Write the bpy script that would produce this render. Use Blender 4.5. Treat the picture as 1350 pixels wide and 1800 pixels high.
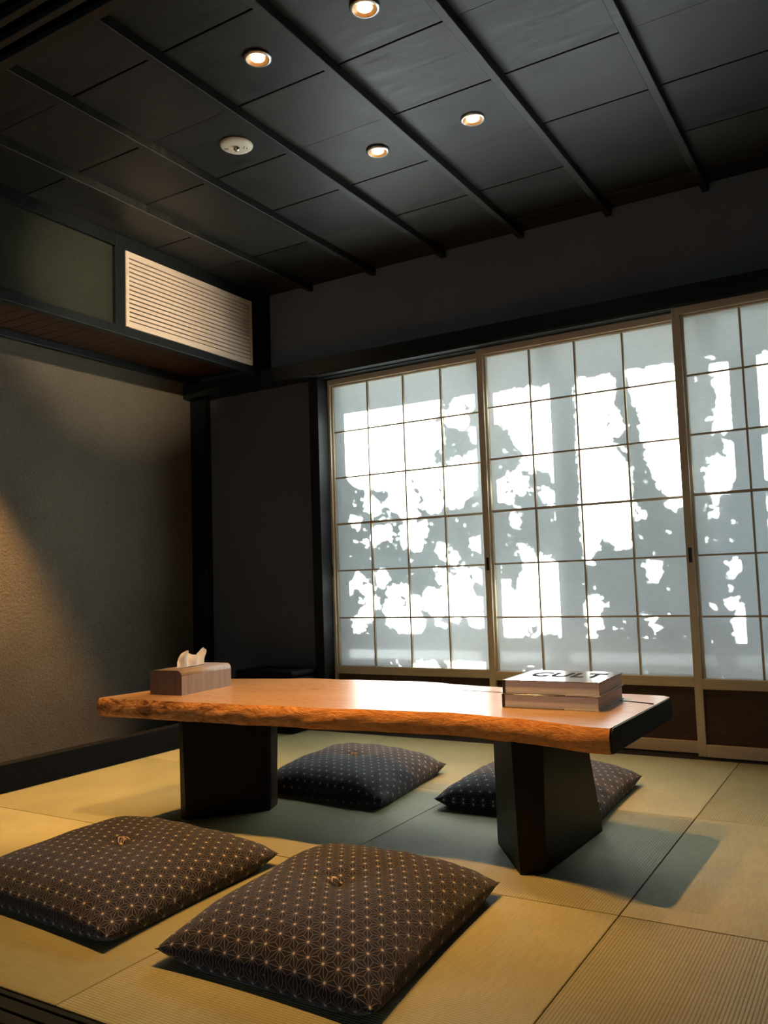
import bpy, bmesh, math, random
import numpy as np
from mathutils import Vector, Matrix

SC = bpy.context.scene
COL = SC.collection
for o in list(bpy.data.objects):
    bpy.data.objects.remove(o)

# ------------------------------------------------------------------ camera
F_PX, W_PX, H_PX = 1482.22, 1350, 1800
CAM_LOC = (1.70592, -3.88436, 0.78682)
YAW, PITCH, ROLL = -0.541945, 0.082401, -0.0330421


def cam_axes():
    cy, sy, cp, sp = math.cos(YAW), math.sin(YAW), math.cos(PITCH), math.sin(PITCH)
    f = Vector((sy * cp, cy * cp, sp))
    r = Vector((cy, -sy, 0))
    u = r.cross(f)
    cr, sr = math.cos(ROLL), math.sin(ROLL)
    return cr * r + sr * u, -sr * r + cr * u, f


cam_data = bpy.data.cameras.new('camera')
cam = bpy.data.objects.new('camera', cam_data)
COL.objects.link(cam)
_r, _u, _f = cam_axes()
cam.matrix_world = Matrix(((_r.x, _u.x, -_f.x, CAM_LOC[0]), (_r.y, _u.y, -_f.y, CAM_LOC[1]),
                           (_r.z, _u.z, -_f.z, CAM_LOC[2]), (0, 0, 0, 1)))
cam_data.sensor_fit = 'AUTO'
cam_data.sensor_width = 36.0
cam_data.lens = F_PX / H_PX * 36.0
cam_data.clip_start = 0.02
SC.camera = cam

# ------------------------------------------------------------------ sky, sun, exposure
SUN_DIR = Vector((-0.525, 0.84, 0.162)).normalized()     # towards the sun
world = bpy.data.worlds.new('world')
SC.world = world
world.use_nodes = True
wn = world.node_tree
SKY = 1.3
tcw = wn.nodes.new('ShaderNodeTexCoord')
sepw = wn.nodes.new('ShaderNodeSeparateXYZ')
rampw = wn.nodes.new('ShaderNodeValToRGB')
wn.links.new(tcw.outputs['Generated'], sepw.inputs[0])
wn.links.new(sepw.outputs[2], rampw.inputs[0])
rampw.color_ramp.elements[0].position = 0.0
rampw.color_ramp.elements[0].color = (0.74, 0.90, 1.0, 1)
rampw.color_ramp.elements[1].position = 0.7
rampw.color_ramp.elements[1].color = (0.40, 0.62, 0.95, 1)
wn.links.new(rampw.outputs[0], wn.nodes['Background'].inputs['Color'])
wn.nodes['Background'].inputs['Strength'].default_value = SKY

sun_data = bpy.data.lights.new('sun', 'SUN')
sun_data.energy = 75.0
sun_data.angle = math.radians(0.53)
sun_data.color = (0.92, 1.0, 0.99)
sun = bpy.data.objects.new('sun', sun_data)
COL.objects.link(sun)
sun.rotation_euler = SUN_DIR.to_track_quat('Z', 'Y').to_euler()
sun.location = (-6, 10, 4)

vs = SC.view_settings
SC.display_settings.display_device = 'sRGB'
vs.view_transform = 'Standard'
vs.look = 'None'
vs.exposure = 0.0
vs.gamma = 1.0
vs.use_curve_mapping = False

LAMP_W = 150.0
LAMP_COL = (1.0, 0.54, 0.18)

# ------------------------------------------------------------------ material helpers


class NT:
    def __init__(self, name, rough=0.6, spec=0.3):
        self.m = bpy.data.materials.new(name)
        self.m.use_nodes = True
        self.t = self.m.node_tree
        self.b = self.t.nodes['Principled BSDF']
        self.b.inputs['Roughness'].default_value = rough
        self.b.inputs['Specular IOR Level'].default_value = spec

    def n(self, kind, **kw):
        nd = self.t.nodes.new('ShaderNode' + kind)
        for k, v in kw.items():
            setattr(nd, k, v)
        return nd

    def put(self, sock, v):
        if isinstance(v, bpy.types.NodeSocket):
            self.t.links.new(v, sock)
        elif v is not None:
            sock.default_value = v

    def math(self, op, a, b=None, c=None, clamp=False):
        nd = self.n('Math', operation=op, use_clamp=clamp)
        for i, v in enumerate((a, b, c)):
            if v is not None:
                self.put(nd.inputs[i], v)
        return nd.outputs[0]

    def coord(self, scale=(1, 1, 1), rot=(0, 0, 0), kind='Object'):
        tc = self.n('TexCoord')
        mp = self.n('Mapping')
        mp.inputs['Scale'].default_value = scale
        mp.inputs['Rotation'].default_value = rot
        self.t.links.new(tc.outputs[kind], mp.inputs['Vector'])
        return mp.outputs[0]

    def noise(self, vec, scale=5.0, detail=4.0, rough=0.55, dist=0.0):
        nd = self.n('TexNoise')
        self.put(nd.inputs['Vector'], vec)
        nd.inputs['Scale'].default_value = scale
        nd.inputs['Detail'].default_value = detail
        nd.inputs['Roughness'].default_value = rough
        nd.inputs['Distortion'].default_value = dist
        return nd.outputs['Fac']

    def ramp(self, fac, stops):
        nd = self.n('ValToRGB')
        self.put(nd.inputs[0], fac)
        el = nd.color_ramp.elements
        while len(el) < len(stops):
            el.new(0.5)
        for e, (p, c) in zip(el, stops):
            e.position = p
            e.color = (*c, 1)
        return nd.outputs[0]

    def mix(self, fac, a, b, mode='MIX'):
        nd = self.n('Mix', data_type='RGBA', blend_type=mode)
        self.put(nd.inputs[0], fac)
        for i, v in ((6, a), (7, b)):
            if isinstance(v, tuple) and len(v) == 3:
                v = (*v, 1)
            self.put(nd.inputs[i], v)
        return nd.outputs[2]

    def bump(self, height, strength=0.3, dist=0.01):
        nd = self.n('Bump')
        nd.inputs['Strength'].default_value = strength
        nd.inputs['Distance'].default_value = dist
        self.put(nd.inputs['Height'], height)
        self.put(self.b.inputs['Normal'], nd.outputs[0])
        return nd.outputs[0]

    def color(self, v):
        self.put(self.b.inputs['Base Color'], (*v, 1) if isinstance(v, tuple) and len(v) == 3 else v)
        return self


def wood(name, dark, light, grain=(1, 1, 1), rough=0.5, spec=0.3, bump=0.15, scale=4.0, contrast=(0.3, 0.7)):
    """Grain runs along the axis whose number in GRAIN is small."""
    M = NT(name, rough, spec)
    v = M.coord(grain)
    a = M.noise(v, scale, 5, 0.6, 0.6)
    b = M.noise(v, scale * 7, 3, 0.6, 0.2)
    f = M.math('MULTIPLY_ADD', b, 0.35, M.math('MULTIPLY', a, 0.72))
    M.color(M.ramp(f, [(contrast[0], dark), (contrast[1], light)]))
    M.bump(b, bump, 0.002)
    return M.m


def plain(name, c, rough=0.5, spec=0.3, metal=0.0, var=0.12):
    M = NT(name, rough, spec)
    n = M.noise(M.coord(), 40, 3)
    M.color(M.ramp(n, [(0.3, tuple(x * (1 - var) for x in c)), (0.7, tuple(min(1, x * (1 + var)) for x in c))]))
    M.b.inputs['Metallic'].default_value = metal
    return M.m


def plaster(name, c, grain=260, strength=0.5, var=0.3):
    M = NT(name, 0.9, 0.15)
    v = M.coord()
    g = M.noise(v, grain, 3, 0.7)
    l = M.noise(v, 2.2, 3, 0.5)
    s = M.noise(v, grain * 0.35, 2, 0.6)
    f = M.math('ADD', M.math('MULTIPLY', g, 0.6), M.math('MULTIPLY', l, 0.4))
    base = M.ramp(f, [(0.32, tuple(x * (1 - var) for x in c)), (0.68, tuple(x * (1 + var) for x in c))])
    M.color(base)
    M.bump(M.math('ADD', g, M.math('MULTIPLY', s, 1.2)), strength, 0.006)
    return M.m


MAT = {}
MAT['black_wood'] = wood('black stained wood', (0.004, 0.004, 0.004), (0.009, 0.009, 0.008), (6, 6, 6), 0.7, 0.1)
MAT['post_wood'] = wood('black post wood', (0.005, 0.006, 0.006), (0.011, 0.013, 0.013), (9, 9, 0.7), 0.5, 0.2)
MAT['beam_wood'] = wood('black beam wood', (0.007, 0.009, 0.009), (0.015, 0.018, 0.018), (0.7, 9, 9), 0.38, 0.3)
MAT['soffit_wood'] = wood('red brown soffit boards', (0.040, 0.018, 0.009), (0.085, 0.038, 0.018), (9, 0.8, 9), 0.5, 0.3)
MAT['frame_wood'] = wood('pale cypress', (0.50, 0.42, 0.29), (0.64, 0.545, 0.40), (14, 14, 1.2), 0.5, 0.3, 0.08)
MAT['rail_wood'] = wood('pale cypress rail', (0.50, 0.42, 0.29), (0.64, 0.545, 0.40), (1.2, 14, 14), 0.5, 0.3, 0.08)
MAT['louver_wood'] = wood('pale louver wood', (0.52, 0.41, 0.30), (0.72, 0.58, 0.44), (10, 1.0, 10), 0.55, 0.25, 0.08)
MAT['kick_wood'] = wood('dark brown kick board', (0.050, 0.027, 0.014), (0.082, 0.046, 0.024), (1.5, 10, 20), 0.55, 0.25)
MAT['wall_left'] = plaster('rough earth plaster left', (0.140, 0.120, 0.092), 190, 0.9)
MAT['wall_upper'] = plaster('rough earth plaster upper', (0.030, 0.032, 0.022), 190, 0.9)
MAT['wall_back'] = plaster('dark earth plaster back', (0.098, 0.104, 0.110), 320, 0.35, 0.2)
MAT['wall_back_upper'] = plaster('dark earth plaster back lightened', (0.155, 0.168, 0.180), 320, 0.35, 0.2)  # same plaster as the bay; missing light is put into this lighter colour
MAT['wall_dark'] = plaster('dark plaster behind', (0.030, 0.030, 0.030), 200, 0.3, 0.2)
MAT['metal_trim'] = plain('brushed silver trim', (0.55, 0.53, 0.50), 0.35, 0.5, 0.9)
MAT['black_metal'] = plain('black metal pull', (0.006, 0.007, 0.006), 0.4, 0.4)
MAT['cream'] = plain('cream plastic', (0.72, 0.66, 0.52), 0.45, 0.4, 0, 0.03)
MAT['amber'] = plain('amber reflector', (0.80, 0.42, 0.16), 0.3, 0.5, 0.3)
MAT['chrome'] = plain('chrome lens', (0.65, 0.62, 0.52), 0.15, 0.5, 0.9)
MAT['chest'] = plain('black lacquer', (0.005, 0.006, 0.007), 0.6, 0.1)


def mat_ceiling():
    M = NT('black brown ceiling board', 0.42, 0.30)
    v = M.coord((1.4, 16, 1))
    a = M.noise(v, 2.6, 5, 0.65, 0.8)
    b = M.noise(v, 14, 3, 0.6)
    info = M.n('ObjectInfo')
    f = M.math('ADD', M.math('MULTIPLY', a, 0.7), M.math('MULTIPLY', b, 0.3))
    f = M.math('ADD', f, M.math('MULTIPLY_ADD', info.outputs['Random'], 0.16, -0.08))
    M.color(M.ramp(f, [(0.34, (0.008, 0.0077, 0.0066)), (0.5, (0.017, 0.0165, 0.0140)), (0.68, (0.036, 0.032, 0.024))]))
    M.put(M.b.inputs['Roughness'], M.math('MULTIPLY_ADD', a, 0.35, 0.28))
    M.bump(b, 0.12, 0.002)
    return M.m


MAT['ceiling'] = mat_ceiling()


def mat_tatami(name, axis, c):
    """axis 0: the woven ribs run along x; 1: along y."""
    M = NT(name, 0.55, 0.28)
    tc = M.n('TexCoord')
    sx = M.n('SeparateXYZ')
    M.t.links.new(tc.outputs['Object'], sx.inputs[0])
    across = sx.outputs[1 - axis]
    along = sx.outputs[axis]
    rib = M.math('ABSOLUTE', M.math('SINE', M.math('MULTIPLY', across, math.pi / 0.0074)))
    fine = M.math('SINE', M.math('MULTIPLY', along, 2 * math.pi / 0.0032))
    st = (500, 40, 1) if axis == 0 else (40, 500, 1)
    reed = M.noise(M.coord((1, 1, 1)), 300, 2, 0.7)
    reed2 = M.noise(M.coord(tuple(x * 0.4 for x in st)), 1.0, 2, 0.6)
    big = M.noise(M.coord(), 3.0, 3, 0.5)
    f = M.math('ADD', M.math('MULTIPLY', reed, 0.30), M.math('ADD', M.math('MULTIPLY', reed2, 0.30), M.math('MULTIPLY', big, 0.40)))
    base = M.ramp(f, [(0.34, tuple(x * 0.74 for x in c)), (0.66, tuple(x * 1.22 for x in c))])
    groove = M.math('POWER', rib, 0.45)
    base = M.mix(M.math('MULTIPLY_ADD', groove, -0.75, 0.75), base, tuple(x * 0.45 for x in c))
    M.color(base)
    h = M.math('ADD', groove, M.math('MULTIPLY', fine, 0.06))
    h = M.math('ADD', h, M.math('MULTIPLY', reed, 0.25))
    M.bump(h, 0.7, 0.0018)
    return M.m


MAT['tatami_x'] = mat_tatami('tatami ribs along x', 0, (0.385, 0.355, 0.185))
MAT['tatami_y'] = mat_tatami('tatami ribs along y', 1, (0.32, 0.295, 0.140))  # darker base stands in for the way these ribs reflect window light


def mat_table_top():
    M = NT('honey slab top', 0.30, 0.45)
    v = M.coord((0.9, 7.5, 3))
    a = M.noise(v, 2.2, 5, 0.55, 1.2)
    w = M.math('FRACT', M.math('MULTIPLY', a, 7.0))
    w = M.math('ABSOLUTE', M.math('MULTIPLY_ADD', w, 2.0, -1.0))
    b = M.noise(M.coord((3, 60, 3)), 3, 3, 0.6)
    big = M.noise(M.coord((1.2, 2.2, 1)), 2.0, 2, 0.5)
    f = M.math('ADD', M.math('MULTIPLY', w, 0.30), M.math('ADD', M.math('MULTIPLY', b, 0.25), M.math('MULTIPLY', big, 0.45)))
    M.color(M.ramp(f, [(0.25, (0.30, 0.165, 0.075)), (0.5, (0.385, 0.228, 0.110)), (0.75, (0.45, 0.285, 0.150))]))
    M.put(M.b.inputs['Roughness'], M.math('MULTIPLY_ADD', b, 0.16, 0.22))
    M.bump(b, 0.05, 0.001)
    M.b.inputs['Coat Weight'].default_value = 0.15
    M.b.inputs['Coat Roughness'].default_value = 0.2
    return M.m


def mat_table_side():
    M = NT('live edge', 0.65, 0.08)
    v = M.coord((3.0, 3.0, 9.0))
    a = M.noise(v, 3.5, 6, 0.68, 1.6)
    b = M.noise(M.coord((5, 5, 14)), 9, 4, 0.65, 0.8)
    sx = M.n('SeparateXYZ')
    tc = M.n('TexCoord')
    M.t.links.new(tc.outputs['Object'], sx.inputs[0])
    left = M.math('MULTIPLY_ADD', sx.outputs[0], -1.3, 0.10, clamp=True)     # barkier towards the left end
    smooth = M.ramp(M.math('ADD', M.math('MULTIPLY', a, 0.6), M.math('MULTIPLY', b, 0.4)),
                    [(0.34, (0.46, 0.165, 0.038)), (0.62, (0.80, 0.35, 0.10))])
    barky = M.ramp(M.math('ADD', M.math('MULTIPLY', a, 0.65), M.math('MULTIPLY', b, 0.35)),
                   [(0.40, (0.12, 0.046, 0.014)), (0.50, (0.46, 0.20, 0.066)), (0.62, (0.72, 0.40, 0.17))])
    M.color(M.mix(left, smooth, barky))
    M.bump(M.math('ADD', a, M.math('MULTIPLY', b, 0.5)), 0.55, 0.012)
    return M.m


MAT['table_top'] = mat_table_top()
MAT['table_side'] = mat_table_side()
MAT['end_grain'] = wood('black end grain', (0.010, 0.010, 0.009), (0.022, 0.020, 0.017), (2, 9, 9), 0.6, 0.2)
MAT['leg_wood'] = wood('dark walnut leg', (0.007, 0.005, 0.004), (0.018, 0.011, 0.007), (10, 10, 1.0), 0.45, 0.16)
MAT['leg_edge'] = wood('walnut sapwood edge', (0.060, 0.032, 0.016), (0.16, 0.10, 0.06), (10, 10, 1.2), 0.45, 0.35)
MAT['tissue_box'] = wood('walnut veneer', (0.18, 0.14, 0.12), (0.31, 0.245, 0.21), (16, 16, 1.0), 0.5, 0.3, 0.05)
MAT['slot'] = plain('dark slot', (0.01, 0.008, 0.006), 0.7, 0.1)


def mat_pages():
    M = NT('page block', 0.8, 0.15)
    v = M.coord((3, 3, 420))
    a = M.noise(v, 1.0, 2, 0.5)
    M.color(M.ramp(a, [(0.3, (0.60, 0.62, 0.64)), (0.7, (0.76, 0.78, 0.79))]))
    return M.m


MAT['pages'] = mat_pages()
MAT['cover'] = plain('grey glossy cover', (0.13, 0.13, 0.135), 0.14, 0.35, 0, 0.02)
MAT['cover_dark'] = plain('maroon black board', (0.030, 0.012, 0.012), 0.4, 0.4)
MAT['cover_white'] = plain('white jacket edge', (0.66, 0.62, 0.57), 0.45, 0.3, 0, 0.03)
MAT['ink'] = plain('black ink', (0.003, 0.003, 0.003), 0.7, 0.02)
MAT['thread'] = plain('cream thread', (0.62, 0.44, 0.30), 0.8, 0.1)


def mat_tissue():
    M = NT('soft tissue', 0.9, 0.05)
    M.color(M.ramp(M.noise(M.coord(), 60, 2), [(0.3, (0.90, 0.90, 0.88)), (0.7, (0.95, 0.95, 0.93))]))
    tr = M.n('BsdfTranslucent')
    tr.inputs['Color'].default_value = (0.8, 0.75, 0.66, 1)
    mx = M.n('MixShader')
    mx.inputs[0].default_value = 0.3
    M.t.links.new(M.b.outputs[0], mx.inputs[1])
    M.t.links.new(tr.outputs[0], mx.inputs[2])
    M.t.links.new(mx.outputs[0], M.t.nodes['Material Output'].inputs['Surface'])
    return M.m


MAT['tissue'] = mat_tissue()


def mat_paper():
    M = NT('washi paper', 0.8, 0.1)
    fib = M.noise(M.coord((30, 30, 90)), 1.0, 3, 0.6)
    col = M.ramp(fib, [(0.3, (0.78, 0.80, 0.80)), (0.7, (0.84, 0.86, 0.86))])
    M.color(col)
    tr = M.n('BsdfTranslucent')
    M.put(tr.inputs['Color'], col)
    rf = M.n('BsdfRefraction')
    rf.inputs['Color'].default_value = (0.9, 0.9, 0.9, 1)
    rf.inputs['Roughness'].default_value = 0.62
    rf.inputs['IOR'].default_value = 1.12
    m1 = M.n('MixShader')
    m1.inputs[0].default_value = 0.10
    M.t.links.new(tr.outputs[0], m1.inputs[1])
    M.t.links.new(rf.outputs[0], m1.inputs[2])
    m2 = M.n('MixShader')
    m2.inputs[0].default_value = 0.62
    M.t.links.new(M.b.outputs[0], m2.inputs[1])
    M.t.links.new(m1.outputs[0], m2.inputs[2])
    M.t.links.new(m2.outputs[0], M.t.nodes['Material Output'].inputs['Surface'])
    return M.m


MAT['paper'] = mat_paper()


def mat_emit(name, c, s):
    M = NT(name)
    M.color((0.9, 0.8, 0.6))
    M.b.inputs['Emission Color'].default_value = (*c, 1)
    M.b.inputs['Emission Strength'].default_value = s
    return M.m


MAT['lamp'] = mat_emit('lit lamp lens', (1.0, 0.80, 0.50), 14.0)


def mat_leaf():
    M = NT('evergreen leaf', 0.5, 0.3)
    col = M.ramp(M.noise(M.coord(), 6, 3), [(0.3, (0.035, 0.05, 0.035)), (0.7, (0.07, 0.085, 0.06))])
    M.color(col)
    tr = M.n('BsdfTranslucent')
    tr.inputs['Color'].default_value = (0.30, 0.38, 0.30, 1)
    mx = M.n('MixShader')
    mx.inputs[0].default_value = 0.12
    M.t.links.new(M.b.outputs[0], mx.inputs[1])
    M.t.links.new(tr.outputs[0], mx.inputs[2])
    M.t.links.new(mx.outputs[0], M.t.nodes['Material Output'].inputs['Surface'])
    return M.m


MAT['leaf'] = mat_leaf()
MAT['bark'] = wood('bark', (0.05, 0.04, 0.03), (0.12, 0.10, 0.08), (20, 20, 2), 0.9, 0.1, 0.5)
MAT['garden'] = plain('garden moss', (0.10, 0.11, 0.09), 0.9, 0.1, 0, 0.3)
MAT['sash'] = plain('pale aluminium sash', (0.55, 0.56, 0.56), 0.5, 0.3, 0, 0.04)
MAT['outer'] = plain('outer wall', (0.35, 0.34, 0.32), 0.9, 0.1)


def mat_hemp_leaf():
    """Dark cloth with the hemp-leaf star net printed in cream: lattice edges plus centroid spokes."""
    M = NT('indigo hemp leaf cloth', 0.85, 0.12)
    S = 0.036
    H = S * math.sqrt(3) / 2
    uv = M.n('UVMap')
    sx = M.n('SeparateXYZ')
    M.t.links.new(uv.outputs[0], sx.inputs[0])
    U, V = sx.outputs[0], sx.outputs[1]

    def rot(a):
        c, s = math.cos(a), math.sin(a)
        return (M.math('ADD', M.math('MULTIPLY', U, c), M.math('MULTIPLY', V, s)),
                M.math('ADD', M.math('MULTIPLY', U, -s), M.math('MULTIPLY', V, c)))

    def dist_rows(v, p):            # distance to the nearest row of spacing p
        q = M.math('DIVIDE', v, p)
        k = M.math('ROUND', q)
        return M.math('MULTIPLY', M.math('ABSOLUTE', M.math('SUBTRACT', q, k)), p), k

    edge = None
    rows = None
    spoke = None
    for i in range(3):
        a = i * math.pi / 3
        u, v = rot(a)
        d, _ = dist_rows(v, H)
        edge = d if edge is None else M.math('MINIMUM', edge, d)
        rows = d if rows is None else M.math('MAXIMUM', rows, d)
        d2, k2 = dist_rows(u, S / 2)
        t = M.math('DIVIDE', M.math('SUBTRACT', v, M.math('MULTIPLY', k2, H)), 2 * H)
        t = M.math('ABSOLUTE', M.math('SUBTRACT', t, M.math('ROUND', t)))
        gap = M.math('GREATER_THAN', t, 1.0 / 3.0)
        d2 = M.math('ADD', d2, M.math('MULTIPLY', gap, 1.0))
        spoke = d2 if spoke is None else M.math('MINIMUM', spoke, d2)
    lw = 0.0008

    def line(d, w):
        nd = M.n('MapRange', clamp=True)
        M.put(nd.inputs['Value'], d)
        nd.inputs['From Min'].default_value = w * 1.5
        nd.inputs['From Max'].default_value = w * 0.5
        return nd.outputs[0]

    net = M.math('MAXIMUM', line(edge, lw * 0.85), line(spoke, lw * 0.85))
    dots = line(rows, 0.0027)
    stitch = M.noise(uv.outputs[0], 900, 1, 0.5)
    net = M.math('MULTIPLY', net, M.math('MULTIPLY_ADD', stitch, 1.0, 0.10, clamp=True))
    fac = M.math('MAXIMUM', M.math('MULTIPLY', net, 0.36), M.math('MULTIPLY', dots, 0.95))
    weave = M.noise(uv.outputs[0], 1200, 2, 0.6)
    base = M.ramp(weave, [(0.3, (0.007, 0.0065, 0.012)), (0.7, (0.015, 0.014, 0.022))])
    M.color(M.mix(fac, base, (0.62, 0.54, 0.48)))
    big = M.noise(uv.outputs[0], 16, 3, 0.55)
    M.bump(M.math('ADD', M.math('MULTIPLY', weave, 0.10), M.math('MULTIPLY', big, 1.0)), 0.35, 0.012)
    M.b.inputs['Sheen Weight'].default_value = 0.15
    return M.m


MAT['cushion'] = mat_hemp_leaf()

# ------------------------------------------------------------------ object helpers


def link(name, me, mat=None, parent=None, kind=None):
    o = bpy.data.objects.new(name, me)
    COL.objects.link(o)
    if mat is not None and not me.materials:
        for m in (mat if isinstance(mat, (list, tuple)) else [mat]):
            me.materials.append(m)
    if parent is not None:
        o.parent = parent
    if kind:
        o['kind'] = kind
    return o


def from_bm(name, bm, mat=None, parent=None, kind=None, smooth=False):
    me = bpy.data.meshes.new(name)
    bmesh.ops.recalc_face_normals(bm, faces=bm.faces)
    if smooth:
        for f in bm.faces:
            f.smooth = True
    bm.to_mesh(me)
    bm.free()
    return link(name, me, mat, parent, kind)


def bm_box(x0, x1, y0, y1, z0, z1, bevel=0.0, seg=2, bm=None):
    own = bm is None
    b = bmesh.new()
    bmesh.ops.create_cube(b, size=1)
    for v in b.verts:
        v.co = Vector(((x0 + x1) / 2 + v.co.x * (x1 - x0), (y0 + y1) / 2 + v.co.y * (y1 - y0), (z0 + z1) / 2 + v.co.z * (z1 - z0)))
    if bevel:
        bmesh.ops.bevel(b, geom=b.edges[:], offset=bevel, segments=seg, affect='EDGES', profile=0.5)
    if own:
        return b
    me = bpy.data.meshes.new('tmp')
    b.to_mesh(me)
    b.free()
    bm.from_mesh(me)
    bpy.data.meshes.remove(me)
    return bm


def box(name, x0, x1, y0, y1, z0, z1, mat, parent=None, kind=None, bevel=0.0, seg=2):
    return from_bm(name, bm_box(x0, x1, y0, y1, z0, z1, bevel, seg), mat, parent, kind)


def struct(name, x0, x1, y0, y1, z0, z1, mat, bevel=0.0):
    return box(name, x0, x1, y0, y1, z0, z1, mat, None, 'structure', bevel)


def thing(name, label, cat, loc=(0, 0, 0), rz=0.0, group=None):
    o = bpy.data.objects.new(name, None)
    o.empty_display_size = 0.05
    COL.objects.link(o)
    o.location = loc
    o.rotation_euler = (0, 0, rz)
    o['label'] = label
    o['category'] = cat
    if group:
        o['group'] = group
    return o


def bm_prism(poly, z0, z1, poly_top=None, bevel=0.0):
    b = bmesh.new()
    top = poly_top or poly
    lo = [b.verts.new((x, y, z0)) for x, y in poly]
    hi = [b.verts.new((x, y, z1)) for x, y in top]
    n = len(poly)
    b.faces.new(lo[::-1])
    b.faces.new(hi)
    for i in range(n):
        b.faces.new((lo[i], lo[(i + 1) % n], hi[(i + 1) % n], hi[i]))
    if bevel:
        bmesh.ops.bevel(b, geom=b.edges[:], offset=bevel, segments=2, affect='EDGES', profile=0.6)
    return b


def bm_lathe(profile, n=32, centre=(0, 0)):
    b = bmesh.new()
    rings = []
    for r, z in profile:
        if r < 1e-6:
            rings.append([b.verts.new((centre[0], centre[1], z))])
        else:
            rings.append([b.verts.new((centre[0] + r * math.cos(2 * math.pi * i / n), centre[1] + r * math.sin(2 * math.pi * i / n), z)) for i in range(n)])
    for p, q in zip(rings, rings[1:]):
        for i in range(n):
            j = (i + 1) % n
            if len(p) == 1 and len(q) == 1:
                continue
            if len(p) == 1:
                b.faces.new((p[0], q[i], q[j]))
            elif len(q) == 1:
                b.faces.new((p[i], p[j], q[0]))
            else:
                b.faces.new((p[i], p[j], q[j], q[i]))
    return b


def bm_tube(pts, r, n=6):
    b = bmesh.new()
    pts = [Vector(p) for p in pts]
    rings = []
    for i, p in enumerate(pts):
        d = (pts[min(i + 1, len(pts) - 1)] - pts[max(i - 1, 0)]).normalized()
        a = d.orthogonal().normalized()
        c = d.cross(a)
        rr = r[i] if isinstance(r, (list, tuple)) else r
        rings.append([b.verts.new(p + rr * (math.cos(2 * math.pi * k / n) * a + math.sin(2 * math.pi * k / n) * c)) for k in range(n)])
    for p, q in zip(rings, rings[1:]):
        for k in range(n):
            b.faces.new((p[k], p[(k + 1) % n], q[(k + 1) % n], q[k]))
    b.faces.new(rings[0][::-1])
    b.faces.new(rings[-1])
    return b


# ------------------------------------------------------------------ room shell
ZC = 2.50            # underside of the ceiling boards
X_FRONT = -1.386     # plane of the alcove opening (kerb, lintel, upper wall)
X_WALL = -1.987      # plaster wall at the back of the alcove
X_RIGHT = 2.35
ZB = 1.945           # underside of the lintel over the screens

# floor: a slab, then every tatami mat a part of it
floor = struct('floor', X_FRONT, X_RIGHT, -2.786, 0.16, -0.10, -0.036, MAT['black_wood'])
xs = [X_FRONT, -0.561, 0.2716, 1.102, 1.930, X_RIGHT]
ys = [-0.125, -1.011, -1.887, -2.783]
for i in range(5):
    for j in range(3):
        x0, x1 = xs[i], xs[i + 1]
        y1, y0 = ys[j], ys[j + 1]
        ribs_y = (i + j) % 2 == 1
        cx, cy = (x0 + x1) / 2, (y0 + y1) / 2
        g = 0.0012
        b = bm_box(x0 - cx + g, x1 - cx - g, y0 - cy + g, y1 - cy - g, -0.036, 0.0, 0.0025, 2)
        m = from_bm('tatami_mat', b, MAT['tatami_y'] if ribs_y else MAT['tatami_x'], floor)
        m.location = (cx, cy, 0)

# next room, where the camera stands
struct('floor_next_room', -2.6, 2.9, -5.6, -3.10, -0.20, -0.012, MAT['black_wood'])
for nm, a in (('wall_front', (-2.75, 3.05, -5.75, -5.6, 2.25, 2.75)), ('wall_next_left', (-2.75, -2.6, -5.6, -3.0, -0.2, 2.75)),
              ('wall_next_right', (2.9, 3.05, -5.6, -3.0, -0.2, 2.75)), ('ceiling_next_room', (-2.75, 3.05, -5.6, -3.0, 2.56, 2.75)),
              ('wall_right', (X_RIGHT, X_RIGHT + 0.14, -2.95, 0.2, -0.2, 2.75))):
    struct(nm, *a, MAT['wall_dark'])
for nm, x0, x1 in (('wall_front_left', -2.75, -2.2), ('wall_front_right', 2.5, 3.05)):
    struct(nm, x0, x1, -5.75, -5.6, -0.2, 2.25, MAT['wall_dark'])
struct('wall_front_low', -2.2, 2.5, -5.75, -5.6, -0.2, 0.12, MAT['wall_dark'])
fill_front = struct('fill_gap_front', -2.2, 2.5, -5.68, -5.64, 0.85, 2.25, MAT['black_wood'])       # added unseen front; the gap left below this board lets in fill light
for x in (-2.17, -1.0, 0.15, 1.3, 2.47):
    box('window_stile', x - 0.03, x + 0.03, -5.68, -5.64, 0.12, 2.19, MAT['black_wood'], fill_front)
struct('wall_return_left', -2.6, X_FRONT - 0.62, -3.0, -2.86, -0.2, 2.56, MAT['wall_dark'])
struct('wall_return_right', X_RIGHT, 2.9, -3.0, -2.951, -0.2, 2.56, MAT['wall_dark'])

# sliding-door sill and head between the two rooms, both with running grooves
sill = struct('trim_1', -2.3, X_RIGHT, -3.10, -2.786, -0.10, -0.008, MAT['beam_wood'])
for y0, y1 in ((-2.800, -2.787), (-2.836, -2.806), (-2.872, -2.842), (-2.908, -2.878), (-3.098, -2.914)):
    box('sill_strip', -2.3, X_RIGHT, y0, y1, -0.008, 0.0, MAT['beam_wood'], sill, None, 0.001, 1)
head = struct('trim_2', -2.3, X_RIGHT, -2.95, -2.774, 1.972, 2.30, MAT['beam_wood'])
for y0, y1 in ((-2.800, -2.774), (-2.842, -2.826), (-2.884, -2.868), (-2.95, -2.912)):
    box('head_strip', -2.3, X_RIGHT, y0, y1, 1.943, 1.972, MAT['beam_wood'], head, None, 0.001, 1)
struct('wall_over_door', -2.3, X_RIGHT, -2.93, -2.82, 2.30, 2.56, MAT['wall_dark'])

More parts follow.
